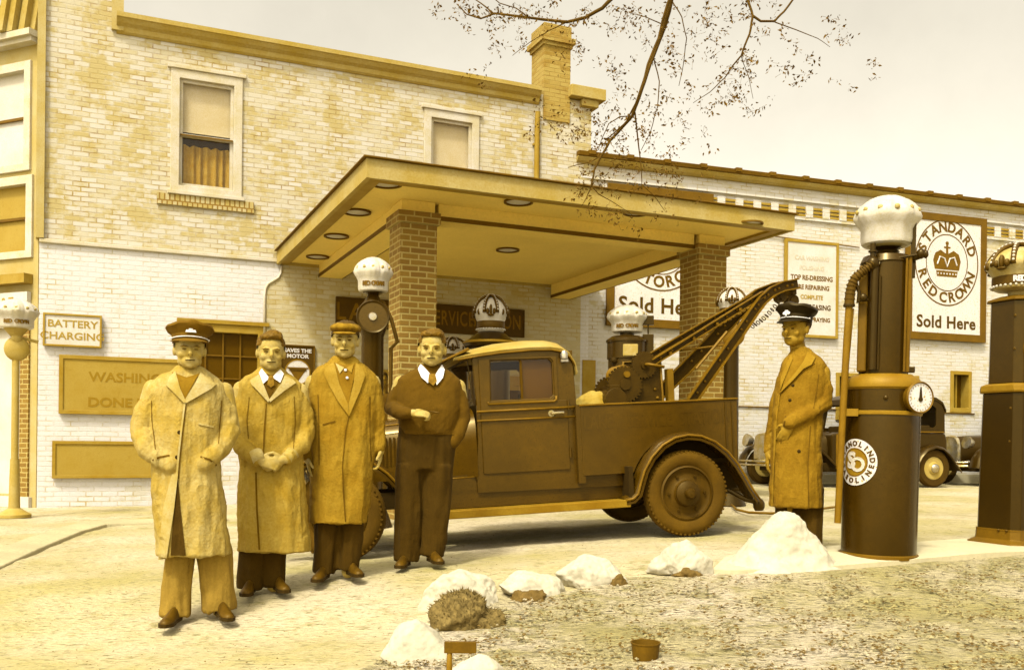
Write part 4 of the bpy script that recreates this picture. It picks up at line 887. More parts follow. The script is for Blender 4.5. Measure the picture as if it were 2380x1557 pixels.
# near round pump
pp = hit(2041, 1292); Mp = T(*pp) @ Matrix.Rotation(yaw_to_cam(pp), 4, 'Z') @ Matrix.Rotation(radians(.9), 4, 'Y')
pu = thing('fuel_pump', 'tall round dark fuel pump with a long hose and side dial', 'fuel pump', Mp)
u = lambda b, n, m='pump', p=pu, sm='auto', bv=0: b.build(n, m, p, sm, bv)
b = MB(); b.lathe([(.24, 0), (.262, .0), (.262, .022), (.25, .03), (.001, .03)]); u(b, 'base', 'pump_md')
b = MB(); b.lathe([(.245, .028), (.248, .94), (.245, .975), (.001, .975)], n=64); body = u(b, 'body')
b = MB(); b.lathe([(.247, .965), (.257, .97), (.257, .99), (.247, .995)], n=64); b.f = b.f[:-2]; b.box(-.225, -.15, -.215, -.19, .955, 1.005); u(b, 'band', 'pump_lt')
b = MB(); b.lathe([(.238, .99), (.238, 1.15), (.001, 1.15)], n=64); b.ell((0.02, -.24, 1.08), (.016, .012, .016), 10, 8); u(b, 'cabinet')
b = MB(); b.lathe([(.240, 1.14), (.252, 1.155), (.252, 1.175), (.235, 1.215), (.19, 1.245), (.001, 1.255)], n=64); u(b, 'shoulder', 'pump_lt')  # lit top face of the shoulder put into a lighter colour
b = MB(); b.lathe([(.158, 1.24), (.160, 1.26), (.160, 2.00), (.170, 2.01), (.150, 2.055), (.10, 2.07), (.001, 2.07)], n=48); u(b, 'column', 'pump')
b = MB()
for k in range(6): a = radians(-100+k*2); 
b.box(-.17, -.11, -.14, -.08, 1.26, 1.98); u(b, 'channel', 'pump_md', sm=False, bv=.01)
b = MB(); b.tube([(-.07, -.165, 1.27), (-.07, -.165, 1.98)], .028, 12); b.tube([(-.035, -.17, 1.27), (-.035, -.17, 1.9)], .008, 8); u(b, 'riser_pipe', 'pump2')
b = MB(); b.tube([(.13, -.12, 1.26), (.13, -.12, 2.02)], .008, 8); b.tube([(.15, -.10, 1.26), (.15, -.10, 2.04)], .014, 8); u(b, 'guard_rail', 'pump_md')
b = MB(); b.box(.155, .185, -.05, -.01, 1.9, 2.30); b.box(.14, .20, -.06, 0, 1.26, 1.30); u(b, 'side_bracket', 'pump2', sm=False, bv=.004)
b = MB(); b.lathe([(.001, 2.06), (.075, 2.065), (.085, 2.09), (.07, 2.10), (.10, 2.115), (.001, 2.12)], n=24); u(b, 'neck', 'pump2')
b = MB(); b.lathe([(.06, 2.115), (.13, 2.13), (.165, 2.155), (.001, 2.16)], n=40); u(b, 'globe_seat', 'globe_tan')
crown_globe(pu, 2.13, .212, .345, 0, '        ', .3)
b = MB(); b.tube([(-.06, -.17, 2.0), (.23, -.10, 2.05)], .007, 8); b.tube([(.17, -.08, 2.03), (.23, -.1, 2.045)], .024, 10, round_=True); b.ell((.215, -.1, 2.05), (.03, .03, .035)); b.ell((.245, -.1, 2.045), (.018, .018, .028)); u(b, 'valve_handle', 'pump2')
b = MB(); b.tube([(-.085, -.17, 1.98), (-.085, -.17, 2.12)], .018, 10); b.ell((-.085, -.17, 1.985), (.045, .045, .05)); b.lathe([(.03, 0), (.03, .012)], (-.085, -.17, 2.06), 12); b.tube([(-.085, -.17, 1.985), (-.04, -.17, 1.98)], .016, 8); u(b, 'valve', 'pump2')
hz = [(-.09, -.19, 1.98), (-.125, -.20, 1.945), (-.15, -.205, 1.925), (-.19, -.21, 1.89), (-.212, -.21, 1.84), (-.222, -.21, 1.78), (-.226, -.21, 1.70)]
b = MB(); b.tube(hz, [.02, .022, .024, .028, .030, .032, .033], 14)
for i in range(14):
    t = i/13*5.9; k = int(t); p = Vector(hz[k]).lerp(Vector(hz[min(k+1, 6)]), t-k); q = (Vector(hz[min(k+1, 6)])-Vector(hz[k])).normalized(); b.tube([p-q*.004, p+q*.004], .027+.009*min(1, i/8), 12)
u(b, 'hose', 'hose')
b = MB(); b.tube([(-.19, -.2, 1.86), (-.165, -.2, 1.79), (-.17, -.2, 1.72), (-.15, -.2, 1.74), (-.11, -.17, 1.74)], .012, 8); b.ell((-.14, -.19, 1.755), (.03, .025, .03)); b.lathe([(.036, -.01), (.038, 0), (.036, .01)], (-.226, -.21, 1.70), 14); u(b, 'hose_clamp', 'pump2')
b = MB(); b.tube([(-.226, -.21, 1.70), (-.235, -.21, 1.45), (-.248, -.215, .95), (-.262, -.22, .23)], [.024, .024, .023, .022], 14); b.tube([(-.205, -.2, 1.68), (-.222, -.2, 1.3)], [.012, .006], 8); u(b, 'nozzle_pipe', 'pipe')
dl = T(.225, -.17, 1.085) @ Matrix.Rotation(radians(38), 4, 'Z') @ Matrix.Rotation(radians(90), 4, 'X')
b = MB(); b.lathe([(.09, -.14), (.098, -.02), (.103, .0), (.108, .012), (.10, .022), (.094, .012), (.001, .012)], n=40, M=dl); dd = u(b, 'gauge', 'pump_md')
b = MB(); b.lathe([(.094, .013), (.001, .0145)], n=40, M=dl); b.build('dial_face', 'sign_w', dd)
b = MB(); b.prism([(-.012, -.01), (.012, -.01), (.004, .07), (-.004, .07)], .016, .019, 'z', dl); b.prism(circle_poly(0, -.012, .016, 14), .0155, .02, 'z', dl); b.build('pointer', 'dark', dd)
b = MB()
for k in range(24): b.box(.078, .088, -.0015, .0015, .0150, .0165, dl @ Matrix.Rotation(2*pi*k/24, 4, 'Z'))
b.build('tick_marks', 'letter_dk2', dd)
def wrap(me, R):      # bend a flat (x,z) design round a cylinder of radius R about z
    for v in me.vertices:
        a = v.co.x/R; r = R-v.co.y; v.co = Vector((r*sin(a), -r*cos(a), v.co.z))
    return me
def fine(b, step=.02):
    me = b.mesh('x'); bm = bmesh.new(); bm.from_mesh(me); lo = min(v.co.x for v in bm.verts); hi = max(v.co.x for v in bm.verts); c = lo+step
    while c < hi: bmesh.ops.bisect_plane(bm, geom=bm.verts[:]+bm.edges[:]+bm.faces[:], plane_co=(c, 0, 0), plane_no=(1, 0, 0)); c += step
    bm.to_mesh(me); bm.free(); return me
def emblem(parent, Mx, R, curved=None):
    def put(me, n, m, par=parent, M_=Mx):
        if curved: wrap(me, curved)
        o = mkobj(n, me, m, par)
        if par is parent: o.matrix_local = M_
        return o
    b = MB(); b.prism(circle_poly(0, 0, R, 48), -.004, .001); e = put(fine(b), 'emblem', 'sign_w')
    b = MB(); b.holed(circle_poly(0, 0, R*.62, 40), [circle_poly(0, 0, R*.56, 40)], -.006, -.0035); put(fine(b), 'ring', 'letter_dk2', e, None)
    b = MB(); b.prism(circle_poly(0, 0, R*.56, 40), -.0052, -.0035); put(fine(b), 'disc', 'pump_lt', e, None)
    me = ring_text('STANOLIND', R*.80, R*.30, 172, 8, True, bold=.002); me.transform(T(0, -.006, 0)); put(me, 'lettering', 'letter_dk', e, None)
    me = ring_text('GASOLINE', R*.80, R*.30, 192, 348, False, bold=.002); me.transform(T(0, -.006, 0)); put(me, 'lettering', 'letter_dk', e, None)
    m1 = text_part('S', R*.95, None, None, None, bold=.006, ext=.002); m2 = text_part('O', R*.85, None, None, None, bold=.004, ext=.002)
    put(join_meshes('x', [(m1, T(-R*.16, -.008, R*.05)), (m2, T(R*.17, -.0085, -R*.12))]), 'monogram', 'globe', e, None)
emblem(pu, Matrix.Rotation(radians(-41), 4, 'Z') @ T(0, 0, .645), .157, .248)
# near square pump, right edge
pq = hit(2350, 1272); pq = Vector((pq.x+.05, pq.y+.1, pq.z)); Mq = T(*pq) @ Matrix.Rotation(radians(23.7), 4, 'Z') @ Matrix.Rotation(radians(1.2), 4, 'Y')
pv = thing('fuel_pump', 'square dark fuel pump at the right edge of the photo', 'fuel pump', Mq)
v_ = lambda b, n, m='pump2', p=pv, sm=False, bv=.012: b.build(n, m, p, sm, bv)
def sq(h, z, c=.05): return [(-h+c, -h, z), (h-c, -h, z), (h, -h+c, z), (h, h-c, z), (h-c, h, z), (-h+c, h, z), (-h, h-c, z), (-h, -h+c, z)]
b = MB(); b.loft([sq(.245, -.02), sq(.245, .02), sq(.235, .035), sq(.20, .06), sq(.195, .13)]); v_(b, 'base', 'pump_md', bv=.004)
b = MB(); b.loft([sq(.19, .131), sq(.178, 1.17)]); v_(b, 'body', bv=.006)
b = MB(); b.loft([sq(.197, .125), sq(.197, .138)]); v_(b, 'foot_band', 'pump_md', bv=0)
b = MB(); b.loft([sq(.19, 1.171), sq(.195, 1.185), sq(.192, 1.225), sq(.17, 1.24)]); v_(b, 'ledge', 'pump_lt', bv=.003)
b = MB(); b.loft([sq(.153, 1.241), sq(.15, 1.87)]); v_(b, 'upper_cabinet', 'pump', bv=.006)
b = MB(); b.loft([sq(.17, 1.871), sq(.17, 1.885), sq(.12, 1.91), sq(.05, 1.93)]); v_(b, 'lid', 'pump_md', bv=.003)
b = MB(); b.lathe([(.06, 1.92), (.07, 1.95), (.12, 1.96), (.14, 1.975), (.001, 1.98)], n=28); v_(b, 'neck', 'globe_tan', sm='auto', bv=0)
crown_globe(pv, 1.965, .215, .335, 1, 'RED CROWN', radians(8), radians(-20))
b = MB(); b.prism([(-.08, 1.66), (.08, 1.66), (.08, 1.80), (-.08, 1.80)], -.158, -.151); v_(b, 'price_window', 'globe_tan', bv=.003)
dq = T(.02, -.152, 1.50) @ Matrix.Rotation(radians(90), 4, 'X'); b = MB(); b.lathe([(.13, -.002), (.135, .03), (.12, .035), (.115, .02), (.001, .02)], n=36, M=dq); g2 = v_(b, 'gauge', 'pump_md', sm='auto', bv=0)
b = MB(); b.lathe([(.115, .021), (.001, .022)], n=36, M=dq); b.build('dial_face', 'sign_w', g2); b = MB(); b.prism([(-.01, -.03), (.01, -.03), (.003, .09), (-.003, .09)], .023, .026, 'z', dq); b.build('pointer', 'dark', g2)
emblem(pv, T(.03, -.187, .72) @ Matrix.Rotation(radians(-.6), 4, 'X'), .135)
b = MB()
for z in (.13,): 
    for x in (-.12, -.05): b.ell((-.199, x, .131), (.012, .012, .009), 8, 6)
for z in (1.05, .8, 1.75, 1.5): b.ell((-.18 if z < 1.2 else -.153, -.11, z), (.005, .012, .012), 8, 6)
v_(b, 'bolt', 'letter_dk', sm=True, bv=0)
# pumps standing under the canopy
def far_pump(X, Ybase_D, label, kind, z_off, H, wd, style, gz, gR, gH, extra=None):
    p = W(X, 1000, Ybase_D); p.z = G(p.x, p.y)
    t = thing('fuel_pump', label, 'fuel pump', T(*p) @ Matrix.Rotation(yaw_to_cam(p), 4, 'Z')); return t, p
t, p = far_pump(1455, 12.2, 'barrel-shaped fuel pump with a white globe, beyond the winch', 0, 0, 0, 0, 0, 0, 0, 0)
zz = lambda Y, D=12.2, p=None: ZC+(1031-Y)/FP*D-p.z
zt = zz(790, 12.2, p); b = MB(); b.lathe([(.27, 0), (.27, .06), (.24, .1), (.24, zt-.25), (.255, zt-.24), (.255, zt-.03), (.27, zt-.025), (.27, zt), (.2, zt+.05), (.09, zt+.07), (.09, zt+.12), (.001, zt+.12)], n=40); b.build('body', 'pump', t, 'auto')
b = MB(); b.box(-.05, .14, -.27, -.24, zt-.22, zt-.07); b.build('price_window', 'globe_tan', t, bevel=.01); b = MB(); b.ell((-.16, -.2, zt-.27), (.04, .04, .04)); b.build('knob', 'dark', t, smooth=True)
crown_globe(t, zt+.10, .25, .36, 0, 'RED CROWN')
b = MB(); b.box(.2, .34, -.05, .05, zt-.2, zt+.08); b.box(.20, .34, -.03, .03, zt+.20, zt+.32); b.tube([(.27, 0, zt+.05), (.27, 0, zt+.22)], .012, 6); b.build('nozzle_hook', 'pump2', t, bevel=.02)
t, p = far_pump(1138, 12.0, 'dark pump with a beaded crown globe directly above the cab roof', 0, 0, 0, 0, 0, 0, 0, 0)
zt = zz(772, 12.0, p); b = MB(); b.lathe([(.28, 0), (.25, .1), (.25, zt-.22), (.33, zt-.2), (.35, zt-.16), (.2, zt-.04), (.14, zt), (.001, zt)], n=40); b.build('body', 'pump2', t, 'auto'); b = MB(); b.lathe([(.352, zt-.165), (.36, zt-.15), (.33, zt-.13)], n=40); b.build('rim', 'pump_lt', t, smooth=True)
crown_globe(t, zt-.01, .215, .44, 1, '    ')
t, p = far_pump(864, 10.4, 'slim pump with a round clock dial, left of the near brick pillar', 0, 0, 0, 0, 0, 0, 0, 0)
z0_ = zz(682, 10.4, p); b = MB(); b.lathe([(.24, 0), (.2, .12), (.13, .3), (.12, z0_-.5), (.16, z0_-.38), (.17, z0_-.2), (.09, z0_-.1), (.06, z0_-.04), (.11, z0_-.02), (.11, z0_), (.001, z0_)], n=32); b.build('body', 'pump', t, 'auto')
dq = T(0, -.16, z0_-.30) @ Matrix.Rotation(radians(90), 4, 'X'); b = MB(); b.lathe([(.16, -.04), (.18, .02), (.17, .03), (.15, .02), (.001, .02)], n=36, M=dq); g2 = b.build('gauge', 'pump', t, 'auto'); b = MB(); b.lathe([(.15, .021), (.001, .022)], n=36, M=dq); b.build('dial_face', 'truck2', g2); b = MB(); b.lathe([(.05, .022), (.04, .04), (.001, .04)], n=16, M=dq); b.build('dial_boss', 'chrome', g2)
b = MB(); b.tube([(.1, 0, z0_-.1), (.2, -.02, z0_-.3), (.27, -.02, z0_-.55), (.2, -.02, z0_-.62), (.2, -.02, z0_-1.1), (.15, 0, z0_-1.3)], .022, 8); b.build('hose', 'hose', t, smooth=True)
crown_globe(t, z0_-.01, .205, .385, 0, 'RED CROWN')
t, p = far_pump(1698, 11.9, 'pump mostly hidden behind the boom, right of the far pillar', 0, 0, 0, 0, 0, 0, 0, 0)
zt = zz(730, 11.9, p); b = MB(); b.lathe([(.2, 0), (.16, .12), (.10, .3), (.09, zt-.4), (.12, zt-.1), (.06, zt), (.001, zt)], n=28); b.build('body', 'pump2', t, 'auto')
dq = T(0.02, -.11, zz(778, 11.9, p)) @ Matrix.Rotation(radians(90), 4, 'X'); b = MB(); b.lathe([(.13, -.06), (.14, .02), (.12, .03), (.001, .03)], n=32, M=dq); b.build('gauge', 'pump_md', t, 'auto')
crown_globe(t, zt-.01, .18, .34, 1, '    ')
t, p = far_pump(1050, 13.0, 'small pump half hidden between the sweatered man and the cab roof', 0, 0, 0, 0, 0, 0, 0, 0)
zt = zz(838, 13.0, p); b = MB(); b.lathe([(.26, 0), (.22, .1), (.22, zt-.1), (.24, zt-.08), (.12, zt), (.001, zt)], n=32); b.build('body', 'pump2', t, 'auto'); crown_globe(t, zt-.02, .2, .3, 1, '    ')
# air stand at the far left
p = W(35, 1000, 12.2); p.z = G(p.x, p.y); t = thing('air_stand', 'slim pale stand with a globe at the far left', 'air stand', T(*p) @ Matrix.Rotation(yaw_to_cam(p), 4, 'Z'))
z1 = ZC+(1024-770)/FP*12.2-p.z; b = MB(); b.tube([(0, 0, .7), (0, 0, z1-.2)], .045, 12); b.lathe([(.2, 0), (.2, .04), (.07, .12), (.055, .75)], n=20); b.lathe([(.05, -.12), (.15, 0), (.001, 0)], (0, 0, z1), 20); b.tube([(0, 0, z1-.1), (.26, 0, z1-.16)], .02, 8); b.build('post', 'stand', t, 'auto')
b = MB(); b.ell((.01, -.02, z1-.26), (.15, .06, .16), 24, 12); b.ell((.01, -.03, z1-.13), (.07, .06, .07), 16, 10); b.build('gauge', 'stand', t, smooth=True)
crown_globe(t, z1, .26, .38, 0, 'RED CROWN')
# ------------------------------------------------------------------ parked sedans by the garage wall
MT['tyre_dk'] = mat('dark_rubber', .06, .04, 6, .85)
MT['car'] = mat('black_car_paint', .035, .025, 3, .3, spec=.5)
def sedan(label, M):
    t = thing('parked_car', label, 'car', M)
    # local: x to the rear, y away, z up; origin under the front axle, near side
    for x in (0, 2.75):
        for y, s_ in ((0, 1), (1.42, 1)): wheel_small(t, x, y, .36, .36)
    b = MB(); b.prism([(.62, .42), (.62, .98), (.86, 1.02), (3.12, 1.03), (3.16, .9), (3.16, .5), (3.0, .42)], .16, 1.42, 'y'); b.build('body', 'car', t, bevel=.03)
    side = [(.92, 1.03), (1.20, 1.58), (1.28, 1.65), (1.6, 1.70), (2.6, 1.71), (2.92, 1.68), (3.06, 1.60), (3.13, 1.45), (3.14, 1.03)]
    holes = [[(1.28, 1.12), (1.36, 1.53), (1.72, 1.56), (1.72, 1.12)], [(1.82, 1.12), (1.82, 1.56), (2.28, 1.57), (2.28, 1.12)], [(2.42, 1.14), (2.42, 1.56), (2.86, 1.56), (2.94, 1.50), (2.94, 1.18), (2.90, 1.14)]]
    for y in (.2, 1.36):
        b = MB(); b.holed(side, holes, y, y+.03); b.build('cabin_side', 'car', t, bevel=.004)
    R = []
    for x, z in [(1.16, 1.60), (1.26, 1.67), (1.6, 1.73), (2.6, 1.74), (2.92, 1.71), (3.07, 1.63), (3.15, 1.48)]:
        R.append([(x, .18+1.24*j/10, z+.05*(1-(2*j/10-1)**4)) for j in range(11)]+[(x, 1.42, z-.05), (x, .18, z-.05)])
    b = MB(); b.loft(R); b.build('roof', 'car', t, 'auto')
    b = MB(); b.box(3.10, 3.13, .23, 1.36, 1.04, 1.44); b.box(3.04, 3.07, .23, 1.36, 1.44, 1.6); b.build('rear_panel', 'car', t)
    b = MB(); b.box(2.3, 2.9, .3, 1.3, .9, 1.18); b.box(1.3, 1.75, .3, 1.3, .9, 1.15); b.build('seat', 'inner', t, bevel=.03)
    b = MB(); b.tube([(.9, .15, 1.04), (3.08, .15, 1.05)], .012, 6); b.build('belt_moulding', 'steel_lt', t)
    def hs(x, zt, yb): return [(x, .79-yb*(abs(cos(pi*j/14))**.6)*(1 if cos(pi*j/14) > 0 else -1), .5+(zt-.5)*(max(0, sin(pi*j/14))**.4)) for j in range(15)]
    b = MB(); b.loft([hs(-.42, .98, .24), hs(-.1, 1.0, .32), hs(.4, 1.02, .45), hs(.8, 1.04, .56)]); b.build('hood', 'car', t, 'auto')
    b = MB(); b.loft([hs(-.5, .93, .2), hs(-.48, .98, .25), hs(-.42, 1.0, .26)]); b.build('radiator_shell', 'chrome', t, 'auto')
    for y in (.28, 1.3):
        b = MB(); b.lathe([(.001, -.14), (.08, -.11), (.12, -.02), (.125, .03), (.001, .05)], n=20, M=T(-.48, y, .86) @ Matrix.Rotation(radians(-78), 4, 'Y')); b.build('headlight', 'chrome', t, 'auto')
    for y0, y1 in ((-.05, .2), (1.38, 1.62)):
        for pth in ([(2.25, .3), (2.33, .42), (2.42, .58), (2.56, .72), (2.75, .78), (2.93, .74), (3.08, .62), (3.22, .45), (3.34, .3)], [(-.52, .36), (-.46, .55), (-.34, .70), (-.15, .79), (0, .8), (.18, .76), (.38, .62), (.6, .42), (.8, .3)]):
            b = MB(); b.loft(strip(pth, y0, y1)); b.build('fender', 'car', t, 'auto')
    b = MB(); b.box(.8, 2.25, -.02, .22, .27, .30); b.box(.8, 2.25, 1.36, 1.6, .27, .30); b.build('running_board', 'steel_lt', t)
    b = MB(); b.box(-.2, 3.2, .3, 1.3, .28, .45); b.build('chassis', 'inner', t)
    for x in (-.72, 3.42):
        for z in (.40, .47):
            b = MB(); b.tube([(x, .0, z), (x-.02*(1 if x < 0 else -1), .8, z), (x, 1.58, z)], .018, 8); b.build('bumper', 'chrome', t, smooth=True)
    b = MB(); b.tube([(.6, -.04, .98), (.6, -.04, .35)], .02, 8); b.box(2.9, 3.42, .5, .56, .40, .44); b.box(-.72, -.3, .5, .56, .40, .44); b.build('stay', 'steel_lt', t)
    return t
def wheel_small(par, x, y, z, R):
    Mx = T(x, y+.07, z) @ Matrix.Rotation(radians(90), 4, 'X'); q = R*.6
    b = MB(); R_ = [[tuple(Mx @ Vector((r*cos(2*pi*j/36), r*sin(2*pi*j/36), zz))) for j in range(36)] for r, zz in [(q, -.04), (q+.01, -.06), (R*.9, -.065), (R, -.03), (R, .03), (R*.9, .065), (q+.01, .06), (q, .04), (q, -.04)]]
    b.loft(R_, False); w_ = b.build('wheel', 'tyre_dk', par, 'auto')
    b = MB(); b.lathe([(q, .045), (q*.93, .052), (q*.88, .03), (q*.8, .02), (q*.55, .05), (q*.5, .075), (q*.3, .1), (.001, .105), (.001, -.04), (q, -.04)], n=36, M=Mx); b.build('rim', 'stand', w_, 'auto')
    b = MB(); b.ell((0, 0, .085), (q*.42, q*.42, .045), 16, 8, Mx); b.build('hub_cap', 'chrome', w_, smooth=True)
    b = MB()
    for k in range(12):
        a = k*pi/6; b.ell((q*.72*cos(a), q*.72*sin(a), .032), (.018, .03, .01), 8, 5, Mx)
    b.build('vent_holes', 'dark', w_)
pr = hit(2172, 1134); Dr = 17.9; pr = W(2172, 1134, Dr); pr.z = .10
def caroff(label, rear, ang): sedan(label, frame(rear, ang) @ T(-2.75, 0, 0))
caroff('dark sedan with pale wheel discs behind the round fuel pump', pr, radians(15.5))
p2 = frame(pr, radians(15.5)) @ Vector((4.45, .35, 0)); caroff('second dark sedan, only its nose showing left of the square pump', p2, radians(17))
# ------------------------------------------------------------------ people
class Fig:
    def __init__(s, name_label, X, Y, scale=None, h=None):
        s.g = hit(X, Y); s.Xc = X; s.Yf = Y; s.s = scale or FP/s.g.y
        s.t = thing('person', name_label, 'person', T(*s.g) @ Matrix.Rotation(yaw_to_cam(s.g), 4, 'Z') @ Matrix.Rotation(TH*.9, 4, 'Y'))
        s.b = MB()
    def p(s, X, Y, y=0): return Vector(((X-s.Xc)/s.s, y, (s.Yf-Y)/s.s))
    def cap(s, b, pts, rs): b.tube(pts, rs, 12, round_=True)
    def rings(s, b, rows, n=28, pw=2.4):
        R = []
        for (Y, xl, xr, ry, cy) in rows:
            a = s.p(xl, Y); c = s.p(xr, Y); cx = (a.x+c.x)/2; rx = (c.x-a.x)/2; r = []
            for j in range(n):
                t = 2*pi*j/n; ct, st = cos(t), sin(t); r.append((cx+rx*abs(ct)**(2/pw)*(1 if ct > 0 else -1), cy+ry*abs(st)**(2/pw)*(1 if st > 0 else -1), a.z))
            R.append(r)
        b.loft(list(reversed(R)))
    def head(s, X, Yc, Yt, wpx, yaw=0, tilt=0, y=0, skin='skin', smile=False, squint=True):
        # Yc chin, Yt crown of the skull
        H = (Yc-Yt)/s.s; wd = wpx/s.s; k = H/.235; o = s.p(X, Yc, y); s.hM = T(o.x, o.y, o.z) @ Matrix.Rotation(yaw, 4, 'Z') @ Matrix.Rotation(tilt, 4, 'X') @ Matrix.Diagonal((wd/.156, k, k, 1)); M = s.hM; b = s.b; s.hk = k
        b.ell((0, .02, .150), (.077, .094, .087), 24, 16, M); b.ell((0, -.004, .10), (.067, .076, .082), 20, 14, M); b.ell((0, -.030, .045), (.050, .048, .044), 18, 12, M); b.ell((0, -.052, .022), (.024, .022, .020), 12, 8, M)
        for sx in (-1, 1):
            b.ell((sx*.036, -.050, .084), (.026, .020, .024), 12, 8, M); b.ell((sx*.076, .012, .108), (.011, .020, .032), 10, 10, M); b.ell((sx*.040, -.004, .050), (.022, .036, .032), 12, 8, M)
            b.ell((sx*.028, -.068, .128), (.026, .012, .010), 12, 8, M)
        b.tube([M @ Vector((0, -.078, .120)), M @ Vector((0, -.098, .088)), M @ Vector((0, -.092, .078))], [.009*k, .0135*k, .013*k], 10, round_=True)
        b.ell((0, -.076, .054), (.024, .010, .0055), 12, 6, M); b.ell((0, -.074, .043), (.020, .010, .006), 12, 6, M)
        s.skinm = skin; s.smile = smile; s.squint = squint; s.eyeM = M
    def features(s, body):
        M = s.eyeM
        for sx in (-1, 1):
            b = MB(); b.ell((sx*.030, -.0745, .112), (.0115, .005, .0028 if s.squint else .0048), 12, 8, M); b.build('eye', 'eye', body, smooth=True)
            b = MB(); b.tube([M @ Vector((sx*.013, -.086, .1265)), M @ Vector((sx*.032, -.084, .131)), M @ Vector((sx*.050, -.070, .127))], [.0022*s.hk, .003*s.hk, .0018*s.hk], 6); b.build('eyebrow', 'hair', body, smooth=True)
        b = MB(); 
        b.tube([M @ Vector((-.024, -.078, .0505 if s.smile else .049)), M @ Vector((0, -.0875, .0475 if s.smile else .049)), M @ Vector((.024, -.078, .0505 if s.smile else .049))], [.0022*s.hk, .0034*s.hk, .0022*s.hk], 6); b.build('mouth', 'dark', body, smooth=True)
        b = MB()
        for sx in (-1, 1): b.ell((sx*.0075, -.100, .0785), (.004, .004, .003), 6, 4, M)
        b.build('nostrils', 'dark', body)
    def hand(s, b, wrist, d, palm_n, thumb_d, L=.185, curl=.5, spread=1):
        # wrist point, direction of the fingers, palm normal (side the fingers curl to), thumb side
        d = Vector(d).normalized(); pn = Vector(palm_n); pn = (pn-d*pn.dot(d)).normalized(); td = d.cross(pn).normalized(); td = td if td.dot(Vector(thumb_d)) > 0 else -td
        w_ = Vector(wrist); k = L/.185
        Mx = Matrix((( *td, 0), (*d, 0), (*pn, 0), (0, 0, 0, 1))).transposed(); Mx = T(*(w_+d*.052*k)) @ Mx
        b.ell((0, 0, 0), (.040*k, .056*k, .017*k), 16, 10, Mx); s.cap(b, [w_-d*.02, w_+d*.02*k], [.026*k, .028*k])
        for i, (off, ln, r) in enumerate(((.030, .072, .0095), (.010, .080, .010), (-.011, .075, .0095), (-.030, .060, .0085))):
            p = w_+d*.092*k+td*off*k*spread; q = p; dd = d.copy(); pts = [p-d*.02*k]
            for sgi, fr in enumerate((.42, .32, .26)):
                ang = curl*(.55+.35*sgi)+(i*.06); dd = (d*cos(ang*(sgi+1)*.8)+pn*sin(ang*(sgi+1)*.8)).normalized(); q = q+dd*ln*fr*k; pts.append(q.copy())
            b.tube([tuple(x) for x in [pts[0], p]+pts[1:]], [r*k]*3+[r*.92*k, r*.8*k], 8, round_=True)
        p = w_+d*.03*k+td*.034*k; pts = [p, p+(td*.7+d*.6+pn*.25).normalized()*.034*k, p+(td*.7+d*.6+pn*.25).normalized()*.034*k+(d*.9+td*.15+pn*.4).normalized()*.032*k]
        b.tube([tuple(x) for x in pts], [.0135*k, .0115*k, .009*k], 8, round_=True)
    def finish(s, vox=.0055):
        M = s.eyeM; Mi = M.inverted()
        def post(c, n):
            l = Mi @ c
            for sx in (-1, 1):
                e2 = ((l.x-sx*.030)/.019)**2+((l.z-.112)/.012)**2
                if l.y < 0 and e2 < 6: c = c+(M.to_3x3() @ Vector((0, 1, 0)))*(.005*math.exp(-e2))
            return c
        me = remesh(s.b, vox, 2, post); o = mkobj('body', me, s.skinm, s.t, smooth=True); s.body = o; s.features(o); return o
def fold(amp, k=1.0, seed=0, zlo=.0, vert=True):
    def f(c, n):
        if n.z > .8 and c.z > 1.3: return c
        a = noise.noise((c.x*9*k+seed, c.y*9*k, c.z*1.6)); b_ = noise.noise((c.x*22*k, c.y*22*k+seed, c.z*4)); w_ = .35+.65*max(0, min(1, (1.15-c.z)/.6))
        d = noise.noise((c.x*6+seed, c.y*6, c.z*13)); 
        rg = .32-abs(noise.noise((c.x*12*k+seed, c.y*12*k, c.z*2.2+7))); return c+n*(amp*(a*1.4*w_+rg*1.9*w_+b_*.15*w_+d*.6*(1-w_*.55)))
    return f
def sleeve_fold(amp, seed=0):
    def f(c, n):
        d = noise.noise((c.x*8+seed, c.y*8, c.z*30+c.x*12)); e = noise.noise((c.x*26+seed, c.y*20, c.z*22)); g_ = noise.noise((c.x*5+seed, c.y*5, c.z*11+c.x*9)); q = abs(noise.noise((c.x*11+seed, c.y*9, c.z*21-c.x*14))); return c+n*amp*(g_*1.3+.8*(.35-q)*1.3+e*.15)
    return f
def shoe(fig, heel, toe, m='shoe'):
    h_ = Vector(heel); t_ = Vector(toe); d = (t_-h_); d.z = 0; L = d.length; d.normalize(); sd_ = Vector((-d.y, d.x, 0)); b = MB(); R = []
    for u_, wv, zt in ((0, .020, .06), (.06, .030, .075), (.2, .032, .08), (.4, .032, .07), (.6, .038, .048), (.8, .040, .038), (.93, .031, .030), (1, .016, .02)):
        p = h_+d*L*u_; R.append([tuple(p+sd_*wv*cos(2*pi*j/14)*(1)+Vector((0, 0, .012+zt*max(0, sin(2*pi*j/14))))) for j in range(14)])
    b.loft(R); b2 = MB(); R = []
    o = b.build('shoe', m, fig.t, smooth=True)
    for u_, wv in ((-.02, .020), (.06, .034), (.25, .033), (.45, .033), (.65, .041), (.82, .043), (.95, .033), (1.03, .014)):
        p = h_+d*L*u_; R.append([tuple(p+sd_*wv), tuple(p-sd_*wv), tuple(p-sd_*wv+Vector((0, 0, .02))), tuple(p+sd_*wv+Vector((0, 0, .02)))])
    b2.loft(R); b2.build('sole', 'dark', o)
def legs(fig, L, R_, m, seed=0, vox=.010, amp=.008):
    b = MB()
    for leg in (L, R_): b.tube([fig.p(*q[:2], q[2]) for q in leg], [q[3] for q in leg], 18)
    me = remesh(b, vox, 2, fold(amp, 1.4, seed)); return mkobj('trousers', me, m, fig.t, smooth=True)
